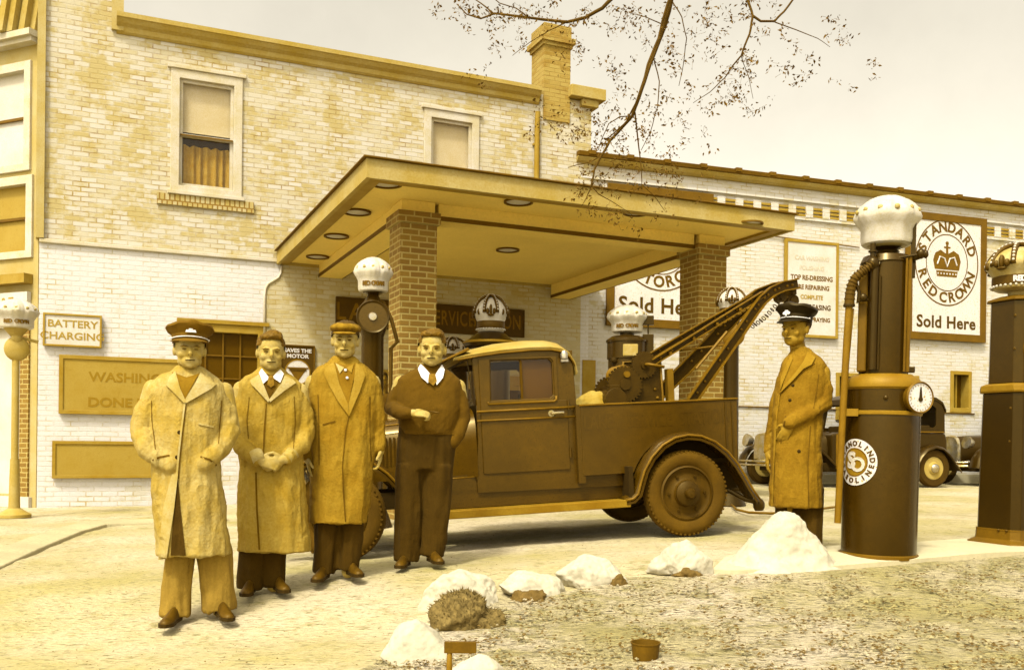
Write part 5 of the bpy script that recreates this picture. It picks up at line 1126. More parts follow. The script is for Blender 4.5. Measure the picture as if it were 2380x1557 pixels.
def coat(fig, rows, sleeves, m, seed=0, amp=.010, vox=.009):
    b = MB(); fig.rings(b, rows)
    for sl_ in sleeves: b.tube([fig.p(q[0], q[1], q[2]) for q in sl_], [q[3] for q in sl_], 16, round_=True)
    f1 = fold(amp, 1, seed); f2 = sleeve_fold(amp*.8, seed)
    rb = [(r[0], r[1], r[2]) for r in rows]
    def post(c, n):
        X = c.x*fig.s+fig.Xc; Y = fig.Yf-c.z*fig.s; i = min(range(len(rb)), key=lambda k: abs(rb[k][0]-Y)); mg = .10*(rb[i][2]-rb[i][1])
        return f1(c, n) if rb[i][1]+mg < X < rb[i][2]-mg else f2(c, n)
    me = remesh(b, vox, 3, post); o = mkobj('coat', me, m, fig.t, smooth=True); return o, bvh_of(me)
def dec(fig, par, bv, ptsP, m, name, off=.006, thick=.01, step=.02):
    me = decal(bv, [(fig.p(x, y).x, fig.p(x, y).z) for x, y in ptsP], off, thick, step); return mkobj(name, me, m, par, smooth=False)
def line(fig, par, bv, ptsP, w_, m, name, off=.004):
    # a narrow strip following a polyline
    L = []; P_ = [Vector(q) for q in ptsP]
    l = []; r = []
    for i, p in enumerate(P_):
        d = (P_[min(i+1, len(P_)-1)]-P_[max(i-1, 0)]).normalized(); n = Vector((-d.y, d.x))*w_/2; l.append(tuple(p+n)); r.append(tuple(p-n))
    return dec(fig, par, bv, l+r[::-1], m, name, off, .006, .03)
def hair(fig, m, short=True, parting=0, top=.0, name='hair'):
    M = fig.hM; b = MB(); b.ell((0, .026, .163), (.083, .096, .084), 22, 14, M); b.ell((0, -.030, .205), (.068, .050, .030), 18, 12, M); b.ell((.012, .0, .214), (.056, .06, .030+top), 16, 10, M)
    for sx in (-1, 1): b.ell((sx*.070, .008, .150), (.014, .035, .035), 12, 8, M)
    Mi = M.inverted()
    def post(c, n):
        return c+n*(.004*noise.noise((c.x*120, c.y*30, c.z*60))+.003*noise.noise(c*60))
    me = remesh(b, .0055, 1, post)
    # open the face: drop what hangs below the hairline at the front
    bm = bmesh.new(); bm.from_mesh(me)
    kill = [v for v in bm.verts if ((Mi @ v.co).y < -.045 and (Mi @ v.co).z < .187-.25*abs((Mi @ v.co).x)*0) or ((Mi @ v.co).y < -.01 and (Mi @ v.co).z < .150) or (Mi @ v.co).z < .115 and (Mi @ v.co).y < .03]
    bmesh.ops.delete(bm, geom=kill, context='VERTS'); bm.to_mesh(me); bm.free()
    return mkobj(name, me, m, fig.body, smooth=True)
def peaked_cap(fig, m, badge=True, tilt=0, wid=1.0):
    M = fig.hM @ T(0, 0, .168) @ Matrix.Rotation(radians(-4+tilt), 4, 'X') @ Matrix.Diagonal((wid, 1, 1, 1)); b = MB()
    def el(rx, ry, z, cy=.01, n=36): return [(rx*cos(2*pi*j/n), cy+ry*sin(2*pi*j/n), z) for j in range(n)]
    b.loft([el(.085, .102, -.012), el(.088, .105, .034)], True, M); c = b.build('cap', m, fig.t, 'auto')
    b = MB(); 
    R = [el(.088, .105, .032), el(.108, .124, .052, .006), el(.118, .132, .066, .006), el(.112, .126, .080, .004), el(.09, .10, .088, .0), el(.05, .055, .088)]
    R[1] = [(x, y, z+(.012 if y < 0 else -.004)) for x, y, z in R[1]]; R = [R[0], R[1]]+[[(x, y, z+(.018*(1 if y < 0 else 0))*(1-abs(x)/.13)+.004*sin(9*x/.1)) for x, y, z in q] for q in R[2:]]
    b.loft(R, True, M); b.build('crown', m, c, 'auto')
    b = MB(); n = 20; up_ = []; lo = []
    for (k, dz) in ((0, 0), (.5, -.008), (1, -.024)):
        up_.append([((.086+.006*k)*cos(pi+pi*j/n)*1.0, .01-.10*sin(pi*j/n)*1.0-.045*k*sin(pi*j/n)**.8, -.004+dz*sin(pi*j/n)) for j in range(n+1)])
    vs = [p for r in up_ for p in r]; vs += [(x, y, z-.004) for x, y, z in vs]; N = 3*(n+1); fs = []
    for k in range(2):
        for j in range(n):
            a = k*(n+1)+j; fs.append((a, a+1, a+n+2, a+n+1)); fs.append((a+N, a+n+1+N, a+n+2+N, a+1+N))
    for j in range(n): a = 2*(n+1)+j; fs.append((a, a+1, a+1+N, a+N)); fs.append((j, j+N, j+1+N, j+1))
    fs.append((0, n+1, 2*(n+1), 2*(n+1)+N, n+1+N, N)); fs.append((n, n+N, 2*n+1+N, 3*n+2+N, 3*n+2, 2*n+1))
    b.add(vs, fs, M); b.build('visor', 'cap5' if m == 'cap5' else 'cap1', c, smooth='auto')
    b = MB(); b.tube([M @ Vector((.090*cos(pi+pi*j/16), .01-.108*sin(pi*j/16), .006)) for j in range(17)], .0035, 6); b.ell((-.09, .0, .008), (.006,)*3, 8, 6, M); b.ell((.09, .0, .008), (.006,)*3, 8, 6, M); b.build('strap', 'badge', c, smooth=True)
    if badge:
        b = MB()
        if badge == 1: b.prism([(-.026, -.006), (.026, -.006), (.022, .008), (-.022, .008)], -.106, -.101, 'y', M @ T(0, 0, .034)); b.ell((0, -.104, .048), (.011, .004, .012), 12, 8, M)
        else:
            for x, z in ((-.012, .03), (.012, .03), (0, .046)): b.ell((x, -.104, z), (.012, .004, .011), 12, 8, M)
            b.prism([(-.004, .012), (.004, .012), (.002, .03), (-.002, .03)], -.108, -.101, 'y', M)
        b.build('badge', 'badge', c, smooth='auto')
    return c
# --- man 1, peaked cap, light duster
f = Fig('leftmost man, light duster coat and peaked cap, hands in his pockets', 460, 1440)
f.head(430, 860, 768, 68, radians(3), y=-.02, squint=True); b = f.b
f.cap(b, [f.p(430, 850, .02), f.p(430, 900, .02)], [.058, .065]); b.ell(tuple(f.p(430, 960, .02)), (.17, .10, .2)); b.ell(tuple(f.p(432, 1080, .02)), (.16, .10, .22)); b.ell(tuple(f.p(440, 1170, .0)), (.15, .09, .12))
for q in (((350, 905), (322, 1000), (385, 1085)), ((510, 905), (532, 1000), (468, 1085))):
    f.cap(b, [f.p(*q[0], .02), f.p(*q[1], .03), f.p(*q[2], -.10)], [.05, .042, .03])
f.hand(b, f.p(385, 1085, -.10), (.25, -.1, -1), (0, 1, 0), (1, 0, 0)); f.hand(b, f.p(468, 1085, -.10), (-.25, -.1, -1), (0, 1, 0), (-1, 0, 0))
f.cap(b, [f.p(420, 1180), f.p(415, 1300), f.p(413, 1425)], [.075, .06, .045]); f.cap(b, [f.p(475, 1180), f.p(492, 1300), f.p(508, 1418)], [.075, .06, .045]); f.finish()
legs(f, [(428, 1170, 0, .085), (420, 1270, 0, .082), (412, 1360, 0, .078), (410, 1428, 0, .082)], [(470, 1170, 0, .09), (492, 1280, 0, .095), (503, 1370, 0, .088), (508, 1418, 0, .092)], 'trm', 3, amp=.012)
shoe(f, f.p(415, 1437, .0)*1+Vector((0, 0, 0)), f.p(388, 1442, -.26)); shoe(f, f.p(508, 1428, 0), f.p(528, 1436, -.26))
c1, bv = coat(f, [(850, 402, 458, .060, .02), (862, 388, 474, .072, .02), (876, 364, 496, .092, .02), (892, 346, 510, .112, .02), (915, 340, 514, .125, .02), (960, 342, 512, .135, .01), (1010, 348, 506, .14, .0), (1070, 352, 502, .145, 0), (1130, 352, 510, .155, 0), (1200, 358, 520, .165, 0), (1288, 366, 532, .175, 0)],
    [[(366, 912, .02, .066), (338, 960, .02, .068), (330, 1005, .01, .070), (345, 1045, -.06, .064), (390, 1080, -.12, .052)], [(490, 910, .02, .066), (510, 955, .02, .068), (518, 1000, .0, .071), (502, 1040, -.06, .066), (466, 1074, -.12, .052)]], 'coat1', 1, .009)
dec(f, c1, bv, [(392, 868), (400, 880), (421, 934), (446, 880), (456, 868), (424, 880)], 'shirt_t', 'shirt', .010)
dec(f, c1, bv, [(400, 866), (388, 880), (381, 900), (392, 910), (421, 940), (424, 934), (404, 890)], 'lapel1', 'lapel', .016, .012)
dec(f, c1, bv, [(455, 866), (470, 880), (490, 893), (478, 905), (424, 940), (421, 934), (446, 888)], 'lapel1', 'lapel', .018, .012)
line(f, c1, bv, [(422, 940), (416, 1000), (411, 1060), (408, 1110)], 4, 'lapel1', 'placket', .010); line(f, c1, bv, [(425, 942), (420, 1000), (415, 1060), (412, 1110)], 2, 'seam', 'front_seam', .006)
dec(f, c1, bv, [(411, 1108), (418, 1180), (432, 1290), (398, 1290), (404, 1180)], 'trb', 'coat_gap_shade', .006)  # dark patch laid on the coat, shade inside the gap put into colour
dec(f, c1, bv, [(411, 1100), (404, 1180), (390, 1292), (372, 1295), (380, 1180), (398, 1100)], 'lapel1', 'coat_flap', .014)
line(f, c1, bv, [(356, 1070), (372, 1062), (392, 1058)], 4, 'seam', 'pocket_edge'); line(f, c1, bv, [(458, 1060), (478, 1066), (494, 1080)], 4, 'seam', 'pocket_edge')
line(f, c1, bv, [(452, 985), (486, 992)], 4, 'lapel1', 'breast_pocket', .008); line(f, c1, bv, [(350, 935), (352, 980), (362, 1045)], 2, 'seam', 'armhole_seam', .003); line(f, c1, bv, [(503, 930), (500, 980), (497, 1030)], 2, 'seam', 'armhole_seam', .003)
for x, y in ((418, 1006), (414, 1062)): b = MB(); h_ = bv.ray_cast(f.p(x-6, y, -2), Vector((0, 1, 0)))[0]; b.ell(tuple(h_), (.012, .006, .012), 10, 8); b.build('button', 'dark', c1, smooth=True)
hair(f, 'hair'); peaked_cap(f, 'cap1', 1, -3, 1.05)
# --- man 2, bareheaded youth
f = Fig('bareheaded young man in a duster coat with his hands clasped', 608, 1378)
f.head(618, 862, 774, 62, radians(2), y=-.02, smile=True); b = f.b
f.cap(b, [f.p(618, 850, .02), f.p(618, 900, .02)], [.052, .06]); b.ell(tuple(f.p(618, 960, .02)), (.16, .10, .2)); b.ell(tuple(f.p(622, 1080, .02)), (.16, .10, .22)); b.ell(tuple(f.p(622, 1160, .0)), (.15, .09, .14))
f.cap(b, [f.p(552, 905, .02), f.p(548, 990, .02), f.p(592, 1072, -.17)], [.05, .042, .028]); f.cap(b, [f.p(688, 905, .02), f.p(706, 995, .02), f.p(656, 1066, -.17)], [.05, .042, .028])
f.hand(b, f.p(595, 1066, -.19), (1, -.12, -.30), (-.1, 1, -.3), (0, 0, 1), .19, .7); f.hand(b, f.p(652, 1064, -.17), (-1, -.3, -.42), (.1, 1, .2), (0, 0, 1), .19, .6)
f.cap(b, [f.p(585, 1200), f.p(580, 1290), f.p(578, 1368)], [.07, .06, .045]); f.cap(b, [f.p(640, 1200), f.p(632, 1290), f.p(634, 1360)], [.07, .06, .045]); f.finish()
legs(f, [(590, 1180, 0, .085), (582, 1290, 0, .080), (580, 1366, 0, .078)], [(640, 1180, 0, .085), (634, 1290, 0, .075), (634, 1360, 0, .072)], 'trd', 9)
shoe(f, f.p(585, 1372, .02), f.p(572, 1378, -.24)); shoe(f, f.p(640, 1367, .02), f.p(662, 1372, -.22))
c2, bv = coat(f, [(850, 594, 642, .058, .02), (862, 582, 656, .070, .02), (876, 562, 676, .088, .02), (892, 546, 692, .105, .02), (915, 542, 696, .118, .02), (960, 545, 694, .13, .01), (1020, 550, 692, .135, .0), (1080, 552, 698, .145, 0), (1150, 550, 706, .16, 0), (1220, 550, 712, .17, 0), (1280, 552, 718, .18, 0)],
    [[(562, 912, .02, .062), (550, 955, .02, .064), (547, 1000, .0, .068), (562, 1038, -.08, .060), (590, 1066, -.17, .044)], [(680, 912, .02, .062), (694, 955, .02, .066), (700, 997, .0, .070), (688, 1035, -.07, .062), (662, 1062, -.15, .044)]], 'coat2', 5, .009)
dec(f, c2, bv, [(594, 866), (597, 884), (616, 932), (638, 884), (646, 866), (620, 872)], 'swe', 'pullover', .009)
dec(f, c2, bv, [(598, 858), (592, 868), (602, 894), (616, 880), (606, 868)], 'shirt_w', 'shirt_collar', .018, .012); dec(f, c2, bv, [(640, 858), (648, 868), (640, 890), (622, 878), (632, 866)], 'shirt_w', 'shirt_collar', .018, .012)
dec(f, c2, bv, [(614, 874), (624, 874), (627, 896), (619, 902), (611, 896)], 'tie', 'tie', .020, .012)
dec(f, c2, bv, [(592, 872), (572, 886), (576, 896), (592, 912), (614, 936), (617, 930), (604, 898)], 'lapel1', 'lapel', .020, .012); dec(f, c2, bv, [(650, 872), (668, 880), (676, 888), (650, 908), (618, 936), (616, 930), (642, 892)], 'lapel1', 'lapel', .022, .012)
line(f, c2, bv, [(610, 938), (606, 1000), (606, 1050)], 2.2, 'seam', 'front_seam', .005); line(f, c2, bv, [(590, 1096), (594, 1180), (602, 1280)], 4, 'seam', 'coat_slit', .005)
line(f, c2, bv, [(572, 925), (568, 980), (572, 1020)], 2, 'seam', 'armhole_seam', .003); line(f, c2, bv, [(672, 920), (676, 980), (672, 1040)], 2, 'seam', 'armhole_seam', .003)
b = MB(); b.tube([f.p(588, 1052, -.16), f.p(597, 1070, -.20)], [.046, .040], 14); b.build('cuff', 'lapel1', c2, smooth=True); b = MB(); b.tube([f.p(670, 1052, -.13), f.p(656, 1066, -.17)], [.048, .042], 14); b.build('cuff', 'lapel1', c2, smooth=True)
hair(f, 'hair', top=.012)
# --- man 3, flat cap
f = Fig('man in a long tan overcoat and checked flat cap', 782, 1346)
f.head(791, 834, 748, 60, radians(-4), y=-.02, squint=False); b = f.b
f.cap(b, [f.p(790, 820, .02), f.p(790, 880, .02)], [.054, .062]); b.ell(tuple(f.p(788, 940, .02)), (.17, .10, .22)); b.ell(tuple(f.p(786, 1050, .02)), (.16, .10, .22)); b.ell(tuple(f.p(784, 1140, .0)), (.15, .09, .14))
f.cap(b, [f.p(718, 890, .02), f.p(708, 980, .03), f.p(712, 1070, .0)], [.05, .042, .028]); f.cap(b, [f.p(858, 885, .02), f.p(872, 970, .03), f.p(876, 1040, .0)], [.05, .042, .028])
f.hand(b, f.p(712, 1062, -.01), (.15, -.1, -1), (1, 0, 0), (0, -1, 0), .19, .5); f.hand(b, f.p(877, 1040, -.01), (-.05, -.1, -1), (-1, 0, 0), (0, -1, 0), .19, .5)
f.cap(b, [f.p(758, 1170), f.p(752, 1250), f.p(748, 1335)], [.07, .06, .045]); f.cap(b, [f.p(812, 1170), f.p(812, 1250), f.p(808, 1328)], [.07, .06, .045]); f.finish()
legs(f, [(762, 1150, 0, .09), (758, 1250, 0, .082), (752, 1332, 0, .076)], [(812, 1150, 0, .09), (812, 1250, 0, .085), (806, 1324, 0, .076)], 'trb', 19, amp=.010)
shoe(f, f.p(757, 1341, .02), f.p(735, 1345, -.24)); shoe(f, f.p(808, 1332, .02), f.p(835, 1336, -.2))
c3, bv = coat(f, [(826, 768, 814, .058, .02), (838, 756, 828, .070, .02), (852, 734, 848, .088, .02), (868, 716, 864, .105, .02), (895, 710, 870, .12, .02), (940, 710, 870, .135, .01), (1000, 715, 866, .14, .0), (1070, 717, 864, .15, 0), (1140, 717, 860, .155, 0), (1213, 719, 849, .16, 0)],
    [[(730, 888, .02, .062), (720, 930, .03, .064), (715, 990, .03, .060), (714, 1058, .0, .050)], [(850, 885, .02, .062), (862, 930, .02, .063), (868, 985, .02, .058), (871, 1036, -.01, .050)]], 'coat3', 15, .010)
dec(f, c3, bv, [(764, 844), (768, 862), (784, 905), (800, 945), (806, 905), (818, 860), (818, 844), (790, 850)], 'shirt_t', 'shirt', .009); dec(f, c3, bv, [(770, 846), (780, 870), (790, 856)], 'lapel1', 'shirt_collar', .016); dec(f, c3, bv, [(812, 846), (806, 868), (794, 856)], 'lapel3', 'shirt_collar', .016)
dec(f, c3, bv, [(766, 842), (748, 856), (744, 870), (758, 900), (778, 935), (803, 968), (800, 940), (780, 895)], 'lapel3', 'lapel', .018, .012); dec(f, c3, bv, [(816, 842), (832, 856), (838, 872), (826, 910), (812, 945), (803, 968), (801, 940), (812, 890)], 'lapel3', 'lapel', .020, .012)
line(f, c3, bv, [(803, 966), (796, 1000), (790, 1080), (794, 1150), (800, 1213)], 2.2, 'seam', 'front_seam', .005); line(f, c3, bv, [(744, 988), (772, 980)], 3, 'seam', 'pocket_edge', .005)
line(f, c3, bv, [(732, 920), (736, 1000), (738, 1080)], 2.2, 'seam', 'armhole_seam', .004); line(f, c3, bv, [(850, 920), (851, 1000), (856, 1070)], 2.2, 'seam', 'armhole_seam', .004)
for x, y in ((793, 862), (797, 880)): b = MB(); h_ = bv.ray_cast(f.p(x, y, -2), Vector((0, 1, 0)))[0]; b.ell((h_.x, h_.y-.016, h_.z), (.010, .006, .010), 10, 8); b.build('button', 'badge', c3, smooth=True)
hair(f, 'hair_d'); M = f.hM @ T(0, 0, .165); b = MB()
b.ell((0, .015, .028), (.094, .112, .042), 26, 14, M); b.ell((0, -.03, .024), (.088, .085, .034), 24, 12, M); me = remesh(b, .006, 3, lambda c, n: c+n*.005*noise.noise(c*28)); cp = mkobj('cap', me, 'cap3', f.t, smooth=True)
b = MB(); b.ell((0, -.085, .004), (.070, .045, .010), 20, 8, M @ Matrix.Rotation(radians(10), 4, 'X')); b.build('visor', 'cap3', cp, smooth=True)
# --- man 4, sweater and tie
f = Fig('bareheaded man in a dark sweater, one forearm across his waist', 970, 1318)
f.head(994, 852, 768, 62, radians(-5), y=-.02, squint=False); b = f.b
f.cap(b, [f.p(994, 838, .02), f.p(993, 888, .02)], [.054, .062]); b.ell(tuple(f.p(990, 940, .02)), (.17, .09, .2)); b.ell(tuple(f.p(985, 1010, .02)), (.15, .09, .2))
f.cap(b, [f.p(922, 890, .02), f.p(900, 955, .01), f.p(950, 962, -.20)], [.05, .042, .028]); f.cap(b, [f.p(1058, 895, .02), f.p(1074, 970, .03), f.p(1042, 1036, .01)], [.05, .042, .030])
f.hand(b, f.p(950, 962, -.21), (1, -.10, -.05), (0, .7, -1), (0, -.6, 1), .18, .85); f.hand(b, f.p(1040, 1034, .01), (-.2, .0, -1), (0, 1, 0), (-1, 0, 0), .17, .5)
f.cap(b, [f.p(950, 1060), f.p(948, 1180), f.p(938, 1300)], [.08, .062, .045]); f.cap(b, [f.p(1012, 1060), f.p(1008, 1180), f.p(1004, 1290)], [.08, .062, .045]); f.finish()
b = MB(); f.rings(b, [(985, 922, 1050, .11, .01), (1040, 918, 1052, .125, .01), (1090, 917, 1048, .12, .01)], pw=2.2)
for lg in ([(952, 1080, 0, .108), (948, 1180, 0, .098), (945, 1262, 0, .09), (944, 1302, 0, .088)], [(1015, 1080, 0, .105), (1012, 1180, 0, .098), (1010, 1250, 0, .09), (1004, 1290, 0, .086)]): b.tube([f.p(q[0], q[1], q[2]) for q in lg], [q[3] for q in lg], 18)
me = remesh(b, .010, 2, fold(.009, 1.4, 31)); tr4 = mkobj('trousers', me, 'trd', f.t, smooth=True)
shoe(f, f.p(945, 1312, .02), f.p(928, 1320, -.22)); shoe(f, f.p(1000, 1302, .02), f.p(1022, 1306, -.22))
b = MB(); f.rings(b, [(846, 968, 1018, .056, .02), (857, 955, 1032, .068, .02), (869, 932, 1050, .086, .02), (884, 912, 1064, .102, .02), (905, 910, 1066, .118, .02), (950, 914, 1062, .13, .01), (990, 921, 1053, .125, .01), (1010, 925, 1048, .12, .01)])
for sl_ in ([(926, 898, .02, .058), (910, 928, .02, .056), (904, 950, .0, .056), (920, 960, -.12, .050), (944, 962, -.20, .040)], [(1052, 898, .02, .058), (1064, 935, .02, .056), (1070, 972, .02, .052), (1056, 1010, -.02, .050), (1046, 1026, -.02, .046)]): b.tube([f.p(*q[:3]) for q in sl_], [q[3] for q in sl_], 16, round_=True)
me = remesh(b, .009, 3, sleeve_fold(.004, 41)); s4 = mkobj('sweater', me, 'swe', f.t, smooth=True); bv = bvh_of(me)
dec(f, s4, bv, [(968, 846), (962, 858), (970, 878), (986, 892), (992, 872), (978, 856)], 'shirt_w', 'shirt_collar', .018, .014); dec(f, s4, bv, [(1018, 846), (1024, 858), (1020, 878), (1006, 896), (1000, 876), (1010, 858)], 'shirt_w', 'shirt_collar', .018, .014)
dec(f, s4, bv, [(988, 870), (1002, 870), (1006, 886), (998, 898), (986, 888)], 'tie', 'tie', .022, .012); line(f, s4, bv, [(926, 1003), (985, 1006), (1048, 1003)], 10, 'swe', 'ribbed_hem', .006)
hair(f, 'hair', top=.006)
b = MB(); b.tube([f.p(990, 957, -.215), f.p(1011, 961, -.26)], .006, 8); b.build('cigar', 'shoe', f.t, smooth=True)
# --- man 5, dark cap, coat, turned to the left
f = Fig('man in a drab coat and black badge cap beside the round pump', 1850, 1287)
f.head(1838, 806, 722, 60, radians(-34), y=.0, skin='skin2', squint=False); b = f.b
f.cap(b, [f.p(1842, 792, .03), f.p(1852, 850, .03)], [.052, .062]); b.ell(tuple(f.p(1855, 910, .02)), (.15, .12, .2)); b.ell(tuple(f.p(1848, 1030, .02)), (.14, .12, .2)); b.ell(tuple(f.p(1846, 1110, .0)), (.13, .11, .14))
f.cap(b, [f.p(1902, 865, .0), f.p(1908, 935, .0), f.p(1832, 985, -.16)], [.05, .042, .03]); f.cap(b, [f.p(1812, 880, .06), f.p(1792, 985, .12), f.p(1784, 1060, .10)], [.045, .04, .028])
f.hand(b, f.p(1832, 985, -.16), (-.5, .1, -1), (0, 1, 0), (-1, 0, 0)); f.hand(b, f.p(1784, 1052, .10), (-.1, -.1, -1), (1, .2, 0), (0, -1, 0), .19, .5)
f.cap(b, [f.p(1830, 1150), f.p(1826, 1220), f.p(1824, 1275)], [.07, .055, .045]); f.cap(b, [f.p(1880, 1150), f.p(1880, 1220), f.p(1882, 1275)], [.07, .055, .045]); f.finish()
legs(f, [(1832, 1130, .02, .08), (1826, 1210, .02, .078), (1824, 1278, .02, .075)], [(1880, 1130, 0, .085), (1881, 1210, 0, .08), (1882, 1278, 0, .078)], 'trb', 49)
shoe(f, f.p(1830, 1285, .04), f.p(1790, 1287, -.12)); shoe(f, f.p(1888, 1285, .04), f.p(1852, 1287, -.16))
c5, bv = coat(f, [(806, 1832, 1870, .056, .03), (818, 1826, 1882, .070, .03), (832, 1816, 1898, .092, .02), (848, 1808, 1910, .112, .02), (880, 1798, 1914, .13, .02), (920, 1794, 1908, .14, .01), (970, 1791, 1904, .145, .0), (1030, 1790, 1903, .155, 0), (1110, 1788, 1905, .165, 0), (1177, 1786, 1908, .17, 0)],
    [[(1894, 868, .0, .064), (1904, 905, .0, .062), (1904, 938, -.02, .064), (1872, 962, -.12, .056), (1830, 984, -.16, .046)], [(1812, 890, .06, .05), (1798, 950, .10, .048), (1788, 1010, .12, .044), (1783, 1046, .11, .038)]], 'coat5', 25, .009)
dec(f, c5, bv, [(1836, 826), (1822, 860), (1812, 905), (1836, 875), (1862, 840), (1862, 826), (1848, 834)], 'shirt_t', 'shirt', .010)
dec(f, c5, bv, [(1866, 822), (1884, 832), (1876, 850), (1858, 860), (1834, 888), (1808, 915), (1812, 903), (1838, 872), (1858, 842)], 'lapel5', 'lapel', .020, .012); dec(f, c5, bv, [(1830, 826), (1818, 852), (1808, 880), (1808, 908), (1814, 890), (1826, 858), (1834, 836)], 'lapel5', 'lapel', .018, .012)
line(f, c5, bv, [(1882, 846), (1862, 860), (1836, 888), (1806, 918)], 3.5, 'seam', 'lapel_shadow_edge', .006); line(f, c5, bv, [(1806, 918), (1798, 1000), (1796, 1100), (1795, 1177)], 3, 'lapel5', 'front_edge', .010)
line(f, c5, bv, [(1892, 872), (1888, 910), (1882, 950)], 2.2, 'seam', 'armhole_seam', .004); line(f, c5, bv, [(1822, 968), (1816, 1000), (1812, 1030)], 3, 'seam', 'pocket_edge', .005); line(f, c5, bv, [(1876, 990), (1872, 1080), (1876, 1176)], 2.5, 'seam', 'side_seam', .004)
for x, y in ((1836, 898), (1830, 932), (1852, 1048)): b = MB(); h_ = bv.ray_cast(f.p(x, y, -2), Vector((0, 1, 0)))[0]; b.ell(tuple(h_), (.012, .008, .012), 10, 8); b.build('button', 'dark', c5, smooth=True)
hair(f, 'hair_d'); peaked_cap(f, 'cap5', 2, -2, 1.08)
# --- a figure far back by the office door
f = Fig('small dark-haired figure in the shade by the office door', 886, 1176, scale=FP/13.2)
f.g = W(886, 1176, 13.2); f.g.z = G(f.g.x, f.g.y); f.Yf = CY-(f.g.z-ZC)/13.2*FP; f.t.matrix_world = T(*f.g) @ Matrix.Rotation(yaw_to_cam(f.g), 4, 'Z')
f.head(886, 905, 868, 24, 0, skin='skin2'); b = f.b; f.cap(b, [f.p(886, 900, .02), f.p(886, 925, .02)], [.055, .06]); b.ell(tuple(f.p(886, 965, .02)), (.17, .10, .25)); b.ell(tuple(f.p(886, 1030, .02)), (.15, .10, .2))
for sx in (-1, 1): f.cap(b, [f.p(886+sx*30, 930), f.p(886+sx*36, 980), f.p(886+sx*34, 1020)], [.05, .042, .03]); f.hand(b, f.p(886+sx*34, 1020), (0, 0, -1), (-sx, 0, 0), (0, -1, 0)); f.cap(b, [f.p(886+sx*14, 1050), f.p(886+sx*16, 1165)], [.07, .045])
f.finish(.008); c6, bv = coat(f, [(918, 872, 900, .06, .02), (926, 852, 920, .1, .02), (990, 856, 916, .13, .01), (1060, 858, 914, .13, .0)], [[(886+sx*30, 930, .0, .065), (886+sx*37, 980, .0, .06), (886+sx*35, 1016, 0, .05)] for sx in (-1, 1)], 'swe', 4, .006, .014)
c6.name = 'jacket'; legs(f, [(878, 1050, 0, .09), (874, 1168, 0, .08)], [(896, 1050, 0, .09), (900, 1168, 0, .08)], 'trd', 8); shoe(f, f.p(872, 1174, .02), f.p(870, 1175, -.24)); shoe(f, f.p(900, 1174, .02), f.p(902, 1175, -.24)); hair(f, 'hair_d')
# ------------------------------------------------------------------ stones, mound, clods, can and marker
def stone(X, Y, wpx, hpx, label, m='rock', depth=.7, seed=0, name='stone', cat='stone', group=None, jag=.05, peak=1, D=None):
    p = hit(X, Y); s_ = FP/p.y; rx = wpx/2/s_; rz = hpx/s_
    if peak == 2:      # a poured heap with concave skirts
        b = MB(); R = []
        for r, z in ((1.12, -.05), (1.08, 0), (.86, .10), (.68, .30), (.54, .55), (.40, .77), (.26, .92), (.10, 1.0)):
            R.append([(rx*r*cos(2*pi*j/60)*(1+.05*sin(3*2*pi*j/60+seed))+rx*.03, rx*depth*.55+rx*depth*r*sin(2*pi*j/60), rz*z) for j in range(60)])
        b.loft(R); me = remesh(b, .014, 3, lambda c, n: c+n*(.03*noise.noise((c.x*5+seed, c.y*5, c.z*5))+.012*noise.noise((c.x*17, c.y*17, c.z*17))+.006*noise.noise((c.x*45, c.y*45, c.z*45))))
    else:
        rn = random.Random(seed*7+3); bm = bmesh.new()
        for i in range(26):
            u_ = rn.uniform(-.25, 1); a = rn.uniform(0, 2*pi); q = sqrt(max(0, 1-u_*u_)); k = rn.uniform(.86, 1.08)
            bm.verts.new((rx*q*cos(a)*k*(1.0+.12*(1-max(0, u_))), rx*depth*.6+rx*depth*q*sin(a)*k, rz*.02+rz*.95*max(u_, -.2)*k))
        bmesh.ops.convex_hull(bm, input=bm.verts[:]); t0 = bpy.data.meshes.new('h'); bmesh.ops.delete(bm, geom=[v for v in bm.verts if not v.link_faces], context='VERTS'); bm.to_mesh(t0); bm.free()
        b = MB(); b.add([v.co for v in t0.vertices], [list(f.vertices) for f in t0.polygons])
        me = remesh(b, max(.008, rx/36), 6 if m == 'rock' else 2, lambda c, n: c+n*(jag*rx*1.3*noise.noise((c.x*2.4/rx+seed, c.y*2.4/rx, c.z*2.4/rx))+jag*rx*.55*noise.noise((c.x*8/rx+seed, c.y*8/rx, c.z*8/rx))+jag*rx*.2*noise.noise((c.x*22/rx, c.y*22/rx, c.z*22/rx))))
    o = mkobj(name, me, m, smooth=True); o.matrix_world = T(*p); return tag(o, label, cat, group)
gs = 'whitewashed stones along the lawn edge'
stone(1830, 1328, 300, 130, 'large white sand pile at the foot of the round fuel pump', seed=1, name='sand_pile', cat='sand pile', jag=.025, peak=2, depth=.6)
stone(1588, 1340, 150, 84, 'white stone just left of the big sand pile', seed=4, group=gs)
stone(1375, 1364, 165, 72, 'white stone between the two clay clods at the lawn edge', seed=9, group=gs)
stone(1240, 1388, 160, 66, 'low white stone in the middle of the lawn edge', seed=14, group=gs)
stone(1065, 1418, 190, 96, 'broad white stone behind the weedy clump', seed=19, group=gs)
stone(963, 1548, 170, 112, 'rounded white boulder left of the marker stake, nearest the camera', seed=22, group=gs, jag=.03)
stone(1105, 1582, 130, 60, 'white stone at the bottom edge under the marker stake', seed=25, group=gs)
gc = 'clay clods along the lawn edge'
stone(1440, 1368, 44, 38, 'upright brown clay clod between two white stones', 'rock_b', seed=31, name='clay_clod', cat='clod', group=gc, jag=.13)
stone(1600, 1346, 80, 26, 'flat brown clay clod at the left foot of the sand pile', 'rock_b', seed=34, name='clay_clod', cat='clod', group=gc, jag=.13)
